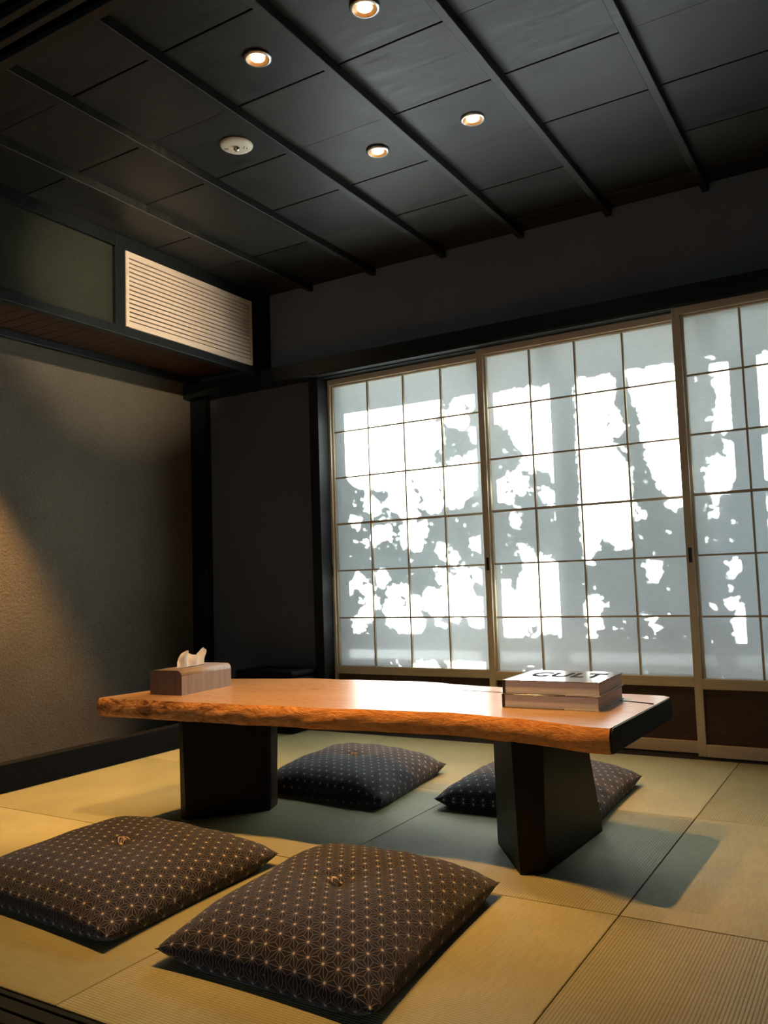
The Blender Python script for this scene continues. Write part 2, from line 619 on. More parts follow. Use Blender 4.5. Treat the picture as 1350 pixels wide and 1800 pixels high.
# ceiling
ceil = struct('ceiling', -2.3, X_RIGHT, -2.82, 0.06, ZC + 0.020, ZC + 0.06, MAT['wall_dark'])
bx = [-1.486, -1.063, -0.637, -0.205, 0.229, 0.667, 1.101, 1.535, 1.97, 2.34]
seams = [-2.78, -2.39, -2.02, -1.651, -1.288, -0.914, -0.540, -0.168, -0.005]
for i in range(len(bx) - 1):
    for j in range(len(seams) - 1):
        x0, x1, y0, y1 = bx[i], bx[i + 1], seams[j], seams[j + 1]
        cx, cy = (x0 + x1) / 2, (y0 + y1) / 2
        b = bmesh.new()
        dz = 0.0016 * ((i * 7 + j * 5) % 3)
        w, d = (x1 - x0) / 2, (y1 - y0) / 2 - 0.0022
        # boards hang a touch lower on their right edge, as laid lapping boards do
        bm_box(-w, w, -d, d, 0, 0.018, 0.0012, 1, b)
        m = from_bm('ceiling_board', b, MAT['ceiling'], ceil)
        m.location = (cx, cy, ZC + dz)
for x in bx[1:-1]:
    box('batten', x - 0.015, x + 0.015, -2.82, -0.004, ZC - 0.034, ZC + 0.004, MAT['ceiling'], ceil, None, 0.002, 1)

# back wall: left plaster bay, posts, header beam, upper wall
struct('wall_back', -2.2, -1.06, 0.0, 0.16, -0.1, 2.56, MAT['wall_back'])
struct('wall_back_upper', -1.06, X_RIGHT, -0.020, 0.16, 2.035, 2.56, MAT['wall_back_upper'])
struct('wall_back_upper_left', -1.40, -1.06, -0.020, 0.0, 2.035, 2.52, MAT['wall_back_upper'])
struct('trim_3', X_WALL, -1.867, -0.055, 0.0, 0.0, ZB, MAT['post_wood'], 0.003)       # corner post
struct('trim_4', -1.075, -1.012, -0.055, 0.16, -0.03, ZB, MAT['post_wood'], 0.003)     # post beside the screens
header = struct('trim_5', X_WALL, X_RIGHT, -0.115, 0.155, ZB + 0.004, 2.035, MAT['beam_wood'], 0.003)
for y0, y1 in ((-0.113, -0.103), (-0.044, -0.034), (0.022, 0.030), (0.088, 0.15)):
    box('track_strip', -1.012, X_RIGHT, y0, y1, ZB - 0.002, ZB + 0.006, MAT['beam_wood'], header, None, 0.0015, 1)
struct('trim_6', -1.012, X_RIGHT, -0.124, 0.155, -0.10, -0.001, MAT['post_wood'])      # screen sill
struct('trim_7', -1.435, -1.366, -0.118, 0.0, 1.97, 2.50, MAT['post_wood'], 0.002)     # short post at the alcove corner

# alcove on the left: plaster wall, soffit, lintel, kerb and upper wall with the louver
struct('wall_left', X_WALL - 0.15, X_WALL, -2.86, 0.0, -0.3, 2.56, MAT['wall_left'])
struct('trim_8', X_WALL, X_WALL + 0.035, -2.86, -0.0, 2.050, 2.088, MAT['beam_wood'], 0.002)   # strip at the head of the plaster
soffit = struct('ceiling_alcove', X_WALL, X_FRONT - 0.05, -2.86, 0.0, 2.098, 2.15, MAT['black_wood'])
k = 0
y = -2.855
while y < -0.02:
    box('soffit_board', X_WALL + 0.001, X_FRONT - 0.051, y, min(y + 0.073, -0.001), 2.090, 2.0975, MAT['soffit_wood'], soffit, None, 0.001, 1)
    y += 0.076
struct('trim_9', X_FRONT - 0.05, X_FRONT, -2.86, -0.118, 2.008, 2.052, MAT['beam_wood'], 0.002)   # lintel of the alcove
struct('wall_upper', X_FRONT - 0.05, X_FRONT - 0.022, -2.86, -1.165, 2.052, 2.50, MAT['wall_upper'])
struct('wall_upper_louver_back', X_FRONT - 0.05, X_FRONT - 0.045, -1.165, -0.118, 2.052, 2.50, MAT['wall_dark'])
struct('trim_10', X_FRONT - 0.05, X_FRONT, -1.165, -1.104, 2.052, 2.50, MAT['post_wood'], 0.002)  # post left of the louver
struct('trim_11', X_FRONT - 0.05, X_FRONT + 0.004, -1.165, -0.118, 2.434, 2.50, MAT['post_wood'], 0.002)
struct('trim_14', X_FRONT - 0.05, X_FRONT, -2.86, -1.165, 2.440, 2.50, MAT['post_wood'], 0.002)
struct('trim_12', X_FRONT - 0.06, X_FRONT, -2.786, -0.002, -0.10, 0.110, MAT['black_wood'], 0.003)    # kerb
struct('floor_alcove', X_WALL, X_FRONT - 0.06, -2.86, 0.0, -0.30, -0.04, MAT['black_wood'])

# louver grille in the upper wall
lv = thing('louver_grille', 'pale wooden louver grille of thin horizontal slats set high in the left upper wall', 'louver', (X_FRONT, -0.636, 2.243))
ly, lz = 0.466, 0.1885
box('frame_rail', -0.026, 0.006, -ly, ly, lz - 0.030, lz, MAT['louver_wood'], lv, None, 0.0015, 1)
box('frame_rail', -0.026, 0.006, -ly, ly, -lz, -lz + 0.030, MAT['louver_wood'], lv, None, 0.0015, 1)
box('frame_stile', -0.026, 0.007, -ly - 0.002, -ly + 0.016, -lz, lz, MAT['louver_wood'], lv, None, 0.0015, 1)
box('frame_stile', -0.026, 0.007, ly - 0.016, ly + 0.002, -lz, lz, MAT['louver_wood'], lv, None, 0.0015, 1)
n_s = 14
pitch = (2 * lz - 0.060) / (n_s + 0.25)
slat_me = None
for k in range(n_s):
    zc_ = -lz + 0.030 + pitch * (k + 0.65)
    if slat_me is None:
        b = bm_box(-0.009, 0.009, -ly + 0.015, ly - 0.015, -pitch * 0.36, pitch * 0.36, 0.001, 1)
        s = from_bm('slat', b, MAT['louver_wood'], lv)
        slat_me = s.data
    else:
        s = link('slat', slat_me, None, lv)
    s.location = (-0.008, 0, zc_)
box('mullion', -0.030, -0.012, -0.005, 0.005, -lz + 0.02, lz - 0.02, MAT['louver_wood'], lv)

# ------------------------------------------------------------------ shoji screens
PW, Q, Z6 = 0.230, 0.26293, 0.3295


def make_shoji(x0, y, label, pull):
    """x0 = left edge of the paper, y = room-side face of the lattice."""
    t = thing('shoji_screen', label, 'sliding screen', (x0, y, 0), 0, 'shoji screens along the window')
    pw = 4 * PW
    top = Z6 + 6 * Q
    yf, yb = -0.020, 0.022
    zt = ZB + 0.012
    def stile(xa, xb):
        return box('stile', xa, xb, yf, yb, 0.0035, zt, MAT['frame_wood'], t, None, 0.0015, 1)
    ls = stile(-0.046, -0.012)
    rs = stile(pw + 0.012, pw + 0.046)
    box('top_rail', -0.012, pw + 0.012, yf, yb, top + 0.010, zt, MAT['rail_wood'], t, None, 0.0015, 1)
    box('middle_rail', -0.012, pw + 0.012, yf, yb, Z6 - 0.043, Z6, MAT['rail_wood'], t, None, 0.0015, 1)
    box('bottom_rail', -0.012, pw + 0.012, yf, yb, 0.0035, 0.054, MAT['rail_wood'], t, None, 0.0015, 1)
    box('kick_panel', -0.012, pw + 0.012, -0.002, 0.010, 0.052, Z6 - 0.041, MAT['kick_wood'], t)
    # inner lattice frame, set back from the stiles
    box('inner_frame', -0.012, 0.0, -0.008, 0.013, Z6, top + 0.010, MAT['frame_wood'], t, None, 0.001, 1)
    box('inner_frame', pw, pw + 0.012, -0.008, 0.013, Z6, top + 0.010, MAT['frame_wood'], t, None, 0.001, 1)
    box('inner_frame', 0.0, pw, -0.008, 0.013, top, top + 0.010, MAT['rail_wood'], t, None, 0.001, 1)
    for k in range(1, 4):
        box('lattice_bar', k * PW - 0.0042, k * PW + 0.0042, -0.002, 0.0125, Z6 - 0.001, top + 0.001, MAT['frame_wood'], t)
    for k in range(1, 6):
        h = 0.0058 if k == 3 else 0.0042
        box('lattice_bar', -0.001, pw + 0.001, -0.001, 0.0122, Z6 + k * Q - h, Z6 + k * Q + h, MAT['rail_wood'], t)
    me = None
    for a in range(4):
        for c in range(6):
            if me is None:
                b = bmesh.new()
                vv = [b.verts.new(p) for p in ((0, 0, 0), (PW, 0, 0), (PW, 0, Q), (0, 0, Q))]
                b.faces.new(vv)
                p = from_bm('paper_pane', b, MAT['paper'], t)
                me = p.data
            else:
                p = link('paper_pane', me, None, t)
            p.location = (a * PW, 0.0128, Z6 + c * Q)
    # recessed finger pull in the left stile
    pl_ = box('finger_pull', -0.036, -0.021, yf - 0.0015, yf + 0.004, 0.826, 0.890, MAT['black_metal'], ls, None, 0.001, 1)
    pl_['label'] = 'black recessed finger pull'
    return t


make_shoji(-0.9864, 0.0637, 'leftmost paper sliding screen, farthest back, beside the dark corner bay', True)
make_shoji(0.0, 0.0, 'middle paper sliding screen, behind the stacked books', True)
make_shoji(0.9804, -0.0637, 'rightmost paper sliding screen, cut by the right edge of the photo', True)
struct('wall_back_right', 1.965, X_RIGHT, -0.10, 0.155, -0.1, ZB + 0.004, MAT['wall_back'])

# ------------------------------------------------------------------ outside: window sash, garden, shrubs
KX, KZ = -SUN_DIR.x / SUN_DIR.y, -SUN_DIR.z / SUN_DIR.y      # move along the sun ray back to y = 0


def to_window(x, y, z):
    return x + KX * y, z + KZ * y


ysash = 0.24
win = struct('window_1', -1.35, 2.4, ysash - 0.02, ysash + 0.02, 1.99, 2.03, MAT['sash'])
yb = 0.62
struct('trim_15', -2.6, 1.6, yb - 0.03, yb + 0.03, 1.735 - KZ * yb, 1.735 - KZ * yb + 0.30, MAT['sash'])   # eaves beam: its shadow crosses the top panes
box('window_rail', -1.35, 2.4, ysash - 0.02, ysash + 0.02, 0.36 - KZ * ysash, 0.485 - KZ * ysash, MAT['sash'], win)
box('window_rail', -1.35, 2.4, ysash - 0.02, ysash + 0.02, 0.16 - KZ * ysash, 0.306 - KZ * ysash, MAT['sash'], win)
for xc, w in ((-0.935, 0.05), (-0.012, 0.035), (0.388, 0.045), (1.176, 0.045), (1.7, 0.03)):
    xx = xc - KX * ysash
    box('window_stile', xx - w, xx + w, ysash - 0.018, ysash + 0.018, 0.17 - KZ * ysash, 1.995, MAT['sash'], win)
struct('floor_garden', -14, 12, 0.16, 22, -0.5, -0.35, MAT['garden'])
struct('wall_outer_left', -4.5, -1.36, 0.162, 0.30, -0.35, 3.0, MAT['outer'])
struct('wall_outer_right', 2.4, 4.5, 0.162, 0.30, -0.35, 3.0, MAT['outer'])
struct('wall_outer_low', -1.36, 2.4, 0.162, 0.30, -0.35, 0.12, MAT['outer'])
struct('wall_outer_top', -1.36, 2.4, 0.162, 0.30, 2.02, 3.0, MAT['outer'])

# Sunlit openings between the leaves, as outlines on the window plane (metres): the shrubs leave these rays free.
GAPS = [[[-0.872,1.748],[-0.728,1.742],[-0.619,1.75],[-0.484,1.741],[-0.365,1.741],[-0.269,1.74],[-0.267,1.711],[-0.291,1.644],[-0.305,1.621],[-0.273,1.578],[-0.248,1.562],[-0.253,1.474],[-0.298,1.467],[-0.35,1.44],[-0.316,1.399],[-0.295,1.378],[-0.254,1.355],[-0.253,1.229],[-0.286,1.269],[-0.319,1.317],[-0.348,1.319],[-0.35,1.262],[-0.386,1.256],[-0.421,1.275],[-0.433,1.334],[-0.471,1.331],[-0.444,1.251],[-0.417,1.217],[-0.432,1.174],[-0.421,1.122],[-0.479,1.119],[-0.53,1.123],[-0.535,1.175],[-0.582,1.156],[-0.602,1.199],[-0.593,1.251],[-0.569,1.294],[-0.651,1.282],[-0.705,1.306],[-0.722,1.288],[-0.806,1.312],[-0.846,1.345],[-0.86,1.387],[-0.874,1.456],[-0.872,1.611]],
[[-0.272,1.187],[-0.28,1.154],[-0.298,1.132],[-0.324,1.125],[-0.348,1.135],[-0.365,1.161],[-0.37,1.194],[-0.362,1.227],[-0.344,1.25],[-0.318,1.257],[-0.294,1.246],[-0.277,1.22]],
[[-0.659,1.184],[-0.665,1.165],[-0.681,1.152],[-0.704,1.148],[-0.725,1.155],[-0.74,1.17],[-0.745,1.19],[-0.738,1.21],[-0.722,1.223],[-0.701,1.227],[-0.679,1.22],[-0.664,1.204]],
[[-0.797,1.128],[-0.801,1.118],[-0.811,1.112],[-0.826,1.11],[-0.84,1.114],[-0.85,1.121],[-0.853,1.132],[-0.849,1.141],[-0.839,1.148],[-0.825,1.15],[-0.81,1.146],[-0.8,1.138]],
[[-0.709,1.221],[-0.712,1.201],[-0.721,1.187],[-0.733,1.183],[-0.745,1.189],[-0.753,1.204],[-0.755,1.224],[-0.751,1.244],[-0.742,1.258],[-0.73,1.262],[-0.719,1.256],[-0.711,1.241]],
[[-0.234,1.662],[-0.198,1.664],[-0.189,1.701],[-0.161,1.709],[-0.135,1.674],[-0.123,1.635],[-0.101,1.601],[-0.113,1.559],[-0.141,1.543],[-0.167,1.584],[-0.23,1.598]],
[[-0.143,1.738],[-0.111,1.749],[-0.027,1.739],[-0.033,1.679],[-0.074,1.663],[-0.107,1.689]],
[[-0.031,1.505],[-0.035,1.487],[-0.046,1.475],[-0.059,1.471],[-0.073,1.478],[-0.082,1.493],[-0.085,1.511],[-0.08,1.53],[-0.07,1.542],[-0.056,1.545],[-0.043,1.539],[-0.034,1.524]],
[[-0.117,1.391],[-0.085,1.425],[-0.044,1.433],[-0.042,1.334],[-0.067,1.324],[-0.073,1.257],[-0.115,1.224],[-0.142,1.22],[-0.16,1.197],[-0.165,1.166],[-0.222,1.145],[-0.243,1.178],[-0.24,1.328],[-0.206,1.331],[-0.207,1.381],[-0.174,1.419],[-0.141,1.387]],
[[-0.109,1.205],[-0.112,1.19],[-0.122,1.179],[-0.134,1.176],[-0.145,1.181],[-0.153,1.193],[-0.156,1.209],[-0.152,1.224],[-0.143,1.234],[-0.131,1.237],[-0.119,1.232],[-0.111,1.22]],
[[-0.795,1.112],[-0.799,1.098],[-0.81,1.087],[-0.825,1.084],[-0.838,1.089],[-0.848,1.101],[-0.851,1.116],[-0.847,1.131],[-0.837,1.141],[-0.823,1.144],[-0.808,1.139],[-0.798,1.127]],
[[-0.649,1.031],[-0.653,1.009],[-0.664,0.993],[-0.678,0.987],[-0.693,0.994],[-0.702,1.011],[-0.705,1.034],[-0.7,1.057],[-0.69,1.073],[-0.675,1.078],[-0.661,1.071],[-0.652,1.054]],
[[-0.588,1.04],[-0.592,1.022],[-0.603,1.009],[-0.618,1.005],[-0.632,1.01],[-0.641,1.025],[-0.644,1.044],[-0.64,1.062],[-0.629,1.076],[-0.615,1.08],[-0.601,1.074],[-0.591,1.059]],
[[-0.517,1.068],[-0.492,1.08],[-0.444,1.083],[-0.439,1.025],[-0.476,1.015],[-0.487,0.933],[-0.515,0.953]],
[[-0.398,0.974],[-0.404,0.95],[-0.418,0.934],[-0.435,0.928],[-0.454,0.935],[-0.466,0.954],[-0.47,0.978],[-0.464,1.001],[-0.45,1.018],[-0.431,1.023],[-0.414,1.016],[-0.402,0.998]],
[[-0.255,0.934],[-0.26,0.914],[-0.271,0.9],[-0.285,0.895],[-0.297,0.901],[-0.307,0.916],[-0.31,0.937],[-0.305,0.957],[-0.295,0.971],[-0.281,0.976],[-0.267,0.97],[-0.258,0.954]],
[[-0.034,0.945],[-0.038,0.921],[-0.047,0.903],[-0.059,0.897],[-0.071,0.904],[-0.078,0.923],[-0.08,0.947],[-0.076,0.971],[-0.068,0.988],[-0.055,0.994],[-0.044,0.987],[-0.036,0.969]],
[[-0.09,0.963],[-0.092,0.95],[-0.097,0.941],[-0.104,0.938],[-0.111,0.942],[-0.115,0.951],[-0.116,0.964],[-0.114,0.977],[-0.109,0.986],[-0.102,0.989],[-0.095,0.985],[-0.091,0.975]],
[[-0.197,0.882],[-0.199,0.866],[-0.205,0.855],[-0.213,0.851],[-0.221,0.855],[-0.226,0.867],[-0.228,0.883],[-0.225,0.899],[-0.218,0.911],[-0.21,0.915],[-0.203,0.91],[-0.198,0.898]],
[[-0.385,1.06],[-0.389,1.044],[-0.398,1.033],[-0.41,1.029],[-0.421,1.034],[-0.429,1.046],[-0.432,1.063],[-0.428,1.079],[-0.419,1.091],[-0.407,1.095],[-0.396,1.089],[-0.388,1.077]],
[[-0.62,0.939],[-0.622,0.934],[-0.628,0.931],[-0.636,0.931],[-0.642,0.932],[-0.647,0.936],[-0.649,0.94],[-0.647,0.945],[-0.641,0.948],[-0.635,0.949],[-0.627,0.947],[-0.622,0.943]],
[[-0.743,0.984],[-0.746,0.974],[-0.752,0.967],[-0.761,0.965],[-0.768,0.968],[-0.774,0.976],[-0.776,0.986],[-0.774,0.995],[-0.767,1.002],[-0.759,1.004],[-0.751,1.001],[-0.745,0.994]],
[[-0.622,0.797],[-0.627,0.775],[-0.64,0.759],[-0.656,0.753],[-0.673,0.76],[-0.685,0.777],[-0.69,0.799],[-0.683,0.822],[-0.67,0.838],[-0.653,0.843],[-0.637,0.837],[-0.625,0.82]],
[[-0.79,0.783],[-0.794,0.762],[-0.803,0.746],[-0.816,0.741],[-0.827,0.747],[-0.835,0.763],[-0.838,0.784],[-0.834,0.805],[-0.825,0.821],[-0.812,0.826],[-0.8,0.82],[-0.792,0.804]],
[[-0.853,0.748],[-0.855,0.729],[-0.859,0.714],[-0.864,0.709],[-0.869,0.715],[-0.872,0.729],[-0.873,0.749],[-0.871,0.769],[-0.867,0.783],[-0.861,0.788],[-0.856,0.783],[-0.853,0.768]],
[[-0.78,0.743],[-0.749,0.762],[-0.727,0.742],[-0.72,0.703],[-0.683,0.664],[-0.689,0.619],[-0.715,0.638],[-0.722,0.567],[-0.779,0.555],[-0.796,0.509],[-0.824,0.506],[-0.847,0.529],[-0.841,0.581],[-0.808,0.594],[-0.799,0.626],[-0.753,0.645],[-0.737,0.658],[-0.769,0.704]],
[[-0.614,0.714],[-0.598,0.736],[-0.577,0.706],[-0.551,0.674],[-0.556,0.642],[-0.514,0.629],[-0.486,0.591],[-0.479,0.685],[-0.446,0.691],[-0.424,0.672],[-0.43,0.609],[-0.409,0.547],[-0.414,0.51],[-0.461,0.503],[-0.562,0.506],[-0.591,0.532],[-0.628,0.541],[-0.641,0.573],[-0.633,0.605],[-0.654,0.625],[-0.645,0.65],[-0.623,0.659],[-0.609,0.643]],
[[-0.54,0.722],[-0.543,0.709],[-0.551,0.7],[-0.561,0.697],[-0.573,0.7],[-0.58,0.71],[-0.582,0.722],[-0.579,0.735],[-0.571,0.744],[-0.559,0.747],[-0.549,0.744],[-0.542,0.734]],
[[-0.484,0.723],[-0.488,0.711],[-0.498,0.702],[-0.511,0.699],[-0.522,0.702],[-0.531,0.712],[-0.534,0.725],[-0.53,0.737],[-0.521,0.746],[-0.509,0.749],[-0.496,0.746],[-0.487,0.736]],
[[-0.415,0.659],[-0.38,0.721],[-0.364,0.742],[-0.345,0.72],[-0.317,0.713],[-0.303,0.694],[-0.289,0.725],[-0.261,0.718],[-0.266,0.761],[-0.236,0.791],[-0.203,0.778],[-0.183,0.826],[-0.16,0.826],[-0.132,0.764],[-0.144,0.722],[-0.106,0.678],[-0.108,0.63],[-0.065,0.588],[-0.059,0.546],[-0.087,0.519],[-0.116,0.528],[-0.138,0.57],[-0.169,0.619],[-0.191,0.577],[-0.227,0.549],[-0.246,0.571],[-0.265,0.626],[-0.294,0.59],[-0.337,0.568],[-0.363,0.59],[-0.384,0.628]],
[[-0.272,0.78],[-0.275,0.758],[-0.282,0.742],[-0.292,0.736],[-0.299,0.742],[-0.305,0.759],[-0.307,0.781],[-0.303,0.803],[-0.296,0.82],[-0.288,0.825],[-0.279,0.819],[-0.273,0.802]],
[[-0.035,0.773],[-0.038,0.755],[-0.045,0.742],[-0.053,0.737],[-0.061,0.742],[-0.068,0.756],[-0.069,0.774],[-0.066,0.792],[-0.059,0.805],[-0.05,0.81],[-0.042,0.804],[-0.037,0.791]],
[[-0.038,0.647],[-0.041,0.629],[-0.049,0.616],[-0.059,0.612],[-0.07,0.617],[-0.076,0.63],[-0.077,0.648],[-0.074,0.666],[-0.067,0.679],[-0.056,0.683],[-0.046,0.678],[-0.04,0.665]],
[[-0.077,0.798],[-0.08,0.788],[-0.086,0.78],[-0.095,0.778],[-0.103,0.781],[-0.109,0.789],[-0.11,0.799],[-0.108,0.81],[-0.101,0.818],[-0.093,0.82],[-0.085,0.817],[-0.079,0.809]],
[[-0.468,0.332],[-0.354,0.341],[-0.334,0.32],[-0.258,0.327],[-0.223,0.343],[-0.036,0.341],[-0.038,0.306],[-0.469,0.301]],
[[-0.274,0.531],[-0.277,0.526],[-0.286,0.522],[-0.296,0.52],[-0.308,0.522],[-0.317,0.526],[-0.32,0.531],[-0.317,0.537],[-0.307,0.541],[-0.296,0.542],[-0.285,0.541],[-0.277,0.537]],
[[0.037,1.71],[0.074,1.708],[0.148,1.713],[0.211,1.704],[0.363,1.707],[0.367,1.636],[0.368,1.457],[0.361,1.229],[0.329,1.254],[0.34,1.305],[0.285,1.295],[0.24,1.322],[0.223,1.294],[0.184,1.328],[0.179,1.366],[0.218,1.377],[0.158,1.421],[0.128,1.47],[0.122,1.517],[0.058,1.571],[0.042,1.558]],
[[0.11,1.274],[0.128,1.303],[0.159,1.296],[0.18,1.253],[0.188,1.2],[0.162,1.19],[0.124,1.22]],
[[0.071,1.224],[0.067,1.2],[0.058,1.183],[0.048,1.177],[0.038,1.184],[0.032,1.203],[0.029,1.228],[0.034,1.253],[0.043,1.27],[0.052,1.276],[0.062,1.268],[0.07,1.249]],
[[0.111,1.172],[0.108,1.159],[0.101,1.15],[0.092,1.147],[0.083,1.151],[0.077,1.161],[0.075,1.175],[0.078,1.188],[0.085,1.197],[0.093,1.2],[0.103,1.195],[0.109,1.185]],
[[0.325,1.166],[0.321,1.151],[0.311,1.14],[0.299,1.137],[0.289,1.142],[0.281,1.154],[0.279,1.17],[0.283,1.185],[0.291,1.196],[0.303,1.199],[0.315,1.194],[0.323,1.182]],
[[0.469,1.714],[0.57,1.709],[0.606,1.715],[0.644,1.691],[0.64,1.619],[0.618,1.55],[0.587,1.503],[0.57,1.441],[0.541,1.4],[0.568,1.398],[0.584,1.453],[0.62,1.453],[0.609,1.386],[0.656,1.331],[0.66,1.287],[0.696,1.298],[0.694,1.115],[0.465,1.122],[0.464,1.373],[0.464,1.519]],
[[0.634,1.569],[0.66,1.523],[0.671,1.478],[0.647,1.417],[0.626,1.434],[0.633,1.498]],
[[0.709,1.709],[0.864,1.713],[0.927,1.71],[0.931,1.377],[0.925,1.124],[0.853,1.127],[0.845,1.165],[0.815,1.203],[0.792,1.288],[0.785,1.345],[0.765,1.41],[0.765,1.537],[0.74,1.576],[0.726,1.635],[0.724,1.671]],
[[0.465,1.12],[0.704,1.109],[0.689,1.054],[0.667,0.93],[0.688,0.915],[0.658,0.902],[0.59,0.934],[0.549,0.972],[0.519,0.959],[0.516,0.902],[0.478,0.861],[0.465,0.876],[0.463,0.984]],
[[0.905,1.084],[0.901,1.075],[0.893,1.07],[0.881,1.068],[0.87,1.071],[0.862,1.078],[0.859,1.087],[0.863,1.095],[0.871,1.101],[0.883,1.102],[0.894,1.099],[0.902,1.092]],
[[0.099,1.095],[0.135,1.085],[0.13,1.056],[0.151,1.024],[0.12,1.034],[0.106,1.065]],
[[0.331,1.094],[0.352,1.085],[0.361,1.037],[0.347,1.042]],
[[0.755,1.05],[0.752,1.041],[0.748,1.035],[0.741,1.033],[0.735,1.035],[0.731,1.042],[0.73,1.051],[0.732,1.06],[0.737,1.067],[0.743,1.069],[0.749,1.066],[0.754,1.059]],
[[0.15,0.927],[0.209,0.902],[0.213,0.85],[0.23,0.857],[0.262,0.878],[0.314,0.854],[0.356,0.794],[0.346,0.736],[0.368,0.664],[0.37,0.635],[0.28,0.622],[0.225,0.593],[0.371,0.592],[0.366,0.492],[0.296,0.521],[0.285,0.571],[0.267,0.521],[0.232,0.513],[0.231,0.572],[0.192,0.557],[0.145,0.557],[0.138,0.498],[0.045,0.491],[0.042,0.654],[0.038,0.774],[0.076,0.773],[0.079,0.684],[0.121,0.727],[0.14,0.786],[0.169,0.815]],
[[0.808,0.793],[0.803,0.768],[0.793,0.751],[0.779,0.744],[0.766,0.751],[0.757,0.77],[0.755,0.795],[0.76,0.819],[0.771,0.837],[0.785,0.843],[0.798,0.836],[0.806,0.817]],
[[0.53,0.633],[0.524,0.608],[0.51,0.59],[0.492,0.583],[0.475,0.59],[0.463,0.609],[0.459,0.634],[0.465,0.66],[0.479,0.678],[0.497,0.685],[0.515,0.677],[0.527,0.659]],
[[0.505,0.839],[0.503,0.832],[0.496,0.827],[0.487,0.825],[0.478,0.827],[0.472,0.833],[0.47,0.84],[0.473,0.847],[0.479,0.852],[0.488,0.854],[0.497,0.851],[0.503,0.846]],
[[0.799,0.556],[0.795,0.541],[0.788,0.53],[0.78,0.527],[0.771,0.53],[0.765,0.541],[0.764,0.556],[0.767,0.57],[0.774,0.581],[0.783,0.585],[0.791,0.581],[0.797,0.57]],
[[0.494,0.528],[0.492,0.512],[0.486,0.501],[0.48,0.497],[0.474,0.501],[0.47,0.512],[0.469,0.528],[0.472,0.544],[0.476,0.556],[0.483,0.56],[0.489,0.556],[0.493,0.544]],
[[0.526,0.563],[0.524,0.553],[0.518,0.545],[0.511,0.542],[0.504,0.545],[0.499,0.553],[0.498,0.563],[0.5,0.574],[0.506,0.582],[0.513,0.584],[0.52,0.581],[0.525,0.574]],
[[1.044,1.684],[1.113,1.689],[1.109,1.508],[1.109,1.392],[1.068,1.392],[1.069,1.439],[1.058,1.483],[1.072,1.523],[1.075,1.565],[1.066,1.604],[1.088,1.634],[1.046,1.655]],
[[0.95,1.689],[0.961,1.673],[0.951,1.626],[0.96,1.553],[0.953,1.435],[0.946,1.397],[0.947,1.627]],
[[1.218,1.688],[1.324,1.688],[1.31,1.485],[1.244,1.485],[1.308,1.458],[1.306,1.404],[1.222,1.394],[1.217,1.577]],
[[1.095,1.337],[1.113,1.338],[1.111,1.275],[1.113,1.192],[1.097,1.166],[1.069,1.131],[1.002,1.13],[1.008,1.192],[1.03,1.265],[1.054,1.291],[1.073,1.261],[1.099,1.267]],
[[1.22,1.355],[1.3,1.341],[1.29,1.171],[1.224,1.173],[1.218,1.241]],
[[1.036,1.032],[1.034,1.024],[1.028,1.018],[1.02,1.017],[1.014,1.019],[1.008,1.026],[1.008,1.034],[1.01,1.042],[1.016,1.048],[1.022,1.05],[1.03,1.047],[1.034,1.041]],
[[1.042,1.087],[1.04,1.082],[1.036,1.079],[1.028,1.078],[1.022,1.08],[1.018,1.084],[1.016,1.089],[1.018,1.094],[1.024,1.098],[1.03,1.099],[1.036,1.097],[1.04,1.093]],
[[1.109,0.874],[1.109,0.87],[1.105,0.867],[1.101,0.866],[1.097,0.867],[1.095,0.87],[1.095,0.875],[1.095,0.88],[1.099,0.883],[1.103,0.884],[1.107,0.882],[1.109,0.879]],
[[1.113,0.815],[1.109,0.806],[1.103,0.799],[1.095,0.797],[1.088,0.8],[1.082,0.807],[1.081,0.816],[1.084,0.826],[1.09,0.833],[1.097,0.835],[1.105,0.832],[1.111,0.825]],
[[1.103,0.772],[1.101,0.769],[1.095,0.767],[1.087,0.767],[1.08,0.768],[1.075,0.77],[1.073,0.773],[1.075,0.777],[1.081,0.779],[1.088,0.779],[1.095,0.778],[1.101,0.776]],
[[1.066,0.717],[1.064,0.709],[1.06,0.703],[1.056,0.701],[1.05,0.703],[1.048,0.709],[1.046,0.717],[1.048,0.725],[1.052,0.731],[1.058,0.733],[1.062,0.731],[1.065,0.725]],
[[0.98,0.723],[0.98,0.717],[0.974,0.712],[0.968,0.711],[0.964,0.713],[0.96,0.717],[0.959,0.724],[0.961,0.73],[0.965,0.735],[0.97,0.737],[0.976,0.735],[0.98,0.73]],
[[0.99,0.668],[0.988,0.655],[0.984,0.645],[0.978,0.642],[0.972,0.645],[0.968,0.655],[0.968,0.668],[0.97,0.682],[0.976,0.691],[0.98,0.695],[0.986,0.691],[0.99,0.681]],
[[1.088,0.653],[1.085,0.645],[1.078,0.64],[1.069,0.638],[1.06,0.64],[1.054,0.646],[1.052,0.653],[1.054,0.661],[1.062,0.667],[1.071,0.669],[1.079,0.666],[1.086,0.661]],
[[1.113,0.617],[1.111,0.604],[1.107,0.594],[1.103,0.591],[1.099,0.594],[1.097,0.604],[1.097,0.617],[1.099,0.63],[1.103,0.639],[1.107,0.643],[1.111,0.639],[1.113,0.63]],
[[1.066,0.59],[1.113,0.594],[1.111,0.514],[1.111,0.478],[1.082,0.504],[1.088,0.54]],
[[1.236,1.061],[1.234,1.042],[1.23,1.029],[1.224,1.024],[1.222,1.029],[1.22,1.043],[1.22,1.063],[1.222,1.082],[1.226,1.095],[1.23,1.1],[1.234,1.095],[1.236,1.08]],
[[1.22,0.981],[1.252,0.979],[1.246,0.872]]]
RES = 0.004
MX0, MX1, MZ0, MZ1 = -1.15, 2.05, 0.28, 1.78
